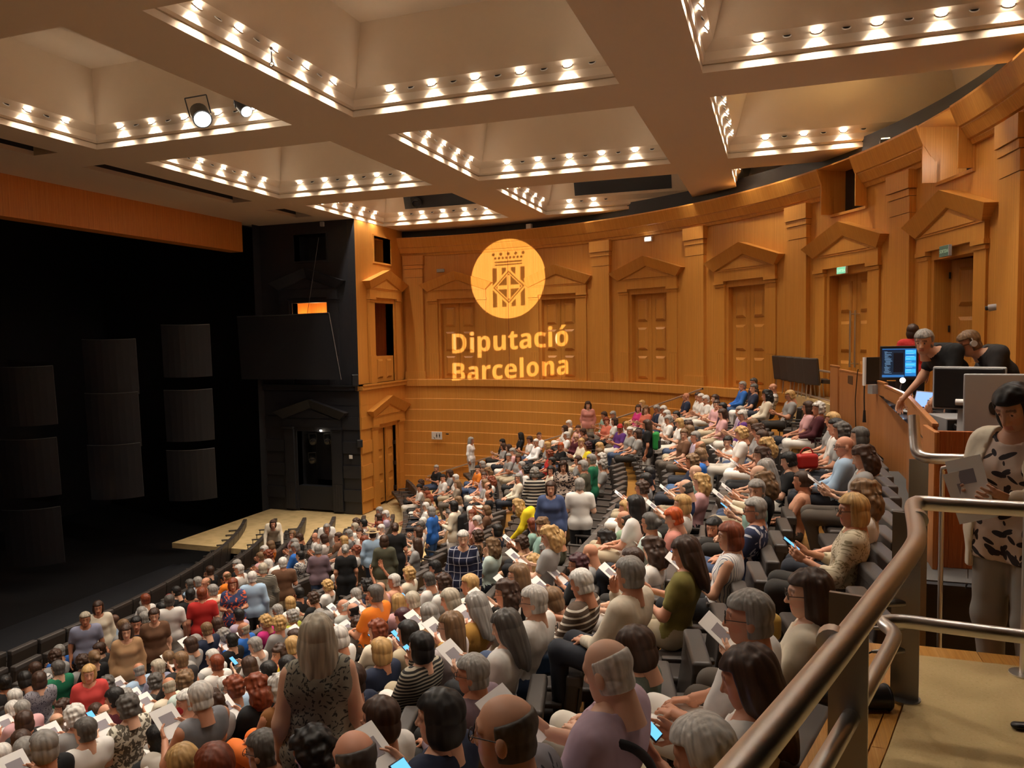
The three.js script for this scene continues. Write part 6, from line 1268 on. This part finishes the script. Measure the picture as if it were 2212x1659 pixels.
// ------------------------------------------------------------------ the crest and words thrown on the wall by a slide in a projector
{
  const P = V(-3.2, 3.2, -1.9), C = onArc(81.5, RW, 0.93), d = C.clone().sub(P).normalize(), D = C.distanceTo(P), f = 0.5;
  const ro = thing('slide_projector', 'gobo projector hung from the ceiling that throws the crest on the wall', 'projector', P); ro.quaternion.setFromRotationMatrix(new THREE.Matrix4().lookAt(V(0, 0, 0), d, V(0, 1, 0)));
  const W = 6.15 * f / D, t = canvas(1024, 1024, (c, w) => {
    c.fillStyle = '#000'; c.fillRect(0, 0, w, w); c.fillStyle = '#fff'; const u = w / 5.2, X = (m) => w / 2 + m * u, Y = (m) => w / 2 - m * u;
    c.beginPath(); c.arc(X(0), Y(1.0), 1.2 * u, 0, 7); c.fill(); c.fillStyle = '#1a1a1a';
    for (let k = 0; k < 5; k++) { c.beginPath(); c.arc(X(-0.48 + 0.24 * k), Y(1.78), 0.05 * u, 0, 7); c.fill(); } for (let k = 0; k < 8; k++) { c.beginPath(); c.arc(X(-0.42 + 0.12 * k), Y(1.66), 0.04 * u, 0, 7); c.fill(); }
    c.fillRect(X(-0.44), Y(1.56), 0.88 * u, 0.05 * u); c.fillRect(X(-0.44), Y(1.47), 0.88 * u, 0.04 * u);
    for (let k = 0; k < 4; k++) c.fillRect(X(-0.52 + 0.3 * k), Y(1.36), 0.14 * u, 1.2 * u);
    const dia = (r) => { c.beginPath(); c.moveTo(X(0), Y(0.76 + r)); c.lineTo(X(r), Y(0.76)); c.lineTo(X(0), Y(0.76 - r)); c.lineTo(X(-r), Y(0.76)); c.fill(); };
    c.fillStyle = '#fff'; dia(0.58); c.fillStyle = '#1a1a1a'; dia(0.5); c.fillStyle = '#fff'; dia(0.45); c.fillStyle = '#1a1a1a'; dia(0.41); c.fillStyle = '#fff'; c.fillRect(X(-0.06), Y(1.12), 0.12 * u, 0.72 * u); c.fillRect(X(-0.36), Y(0.82), 0.72 * u, 0.12 * u);
    c.textAlign = 'center'; const line = (s, y) => { c.font = 'bold 160px sans-serif'; const k = 3.85 * u / c.measureText(s).width; c.save(); c.translate(X(0), Y(y)); c.scale(k, k); c.fillText(s, 0, 0); c.restore(); };
    line('Diputació', -1.15); line('Barcelona', -2.02);
  });
  t.colorSpace = THREE.NoColorSpace;
  const s = t.clone(), g = std({ color: 0x000000, roughness: 1, transparent: true }); g.side = THREE.DoubleSide; const inv = canvas(4, 4, (c) => c.fillRect(0, 0, 4, 4));
  const cv = t.image, cx2 = cv.getContext('2d'), im = cx2.getImageData(0, 0, 1024, 1024), data = new Uint8Array(1024 * 1024 * 4); for (let i = 0; i < data.length; i += 4) { data[i] = data[i + 1] = data[i + 2] = 255 - im.data[i]; data[i + 3] = 255; }
  const at = new THREE.DataTexture(data, 1024, 1024); at.flipY = true; at.magFilter = THREE.LinearFilter; at.needsUpdate = true; g.alphaMap = at;
  const slide = mesh('slide', new THREE.PlaneGeometry(W, W).translate(0, 0, -f), g, ro);
  const e = W / 2; mesh('gate', [span(-0.2, -e, -0.2, 0.2, -f - 0.004, -f), span(e, 0.2, -0.2, 0.2, -f - 0.004, -f), span(-e, e, e, 0.2, -f - 0.004, -f), span(-e, e, -0.2, -e, -f - 0.004, -f)], M.blackPlastic, ro);
  mesh('tube', [span(-0.22, -0.2, -0.2, 0.2, -f, 0.1), span(0.2, 0.22, -0.2, 0.2, -f, 0.1), span(-0.22, 0.22, 0.2, 0.22, -f, 0.1), span(-0.22, 0.22, -0.22, -0.2, -f, 0.1)], M.blackPlastic, ro);
  const l = new THREE.SpotLight(PROJECTOR.color, PROJECTOR.power, 0, 0.2, 0.1, 2); l.position.copy(P); l.target.position.copy(C); l.castShadow = true; l.shadow.radius = 0.02; scene.add(l, l.target);
}
renderer.render(scene, camera);
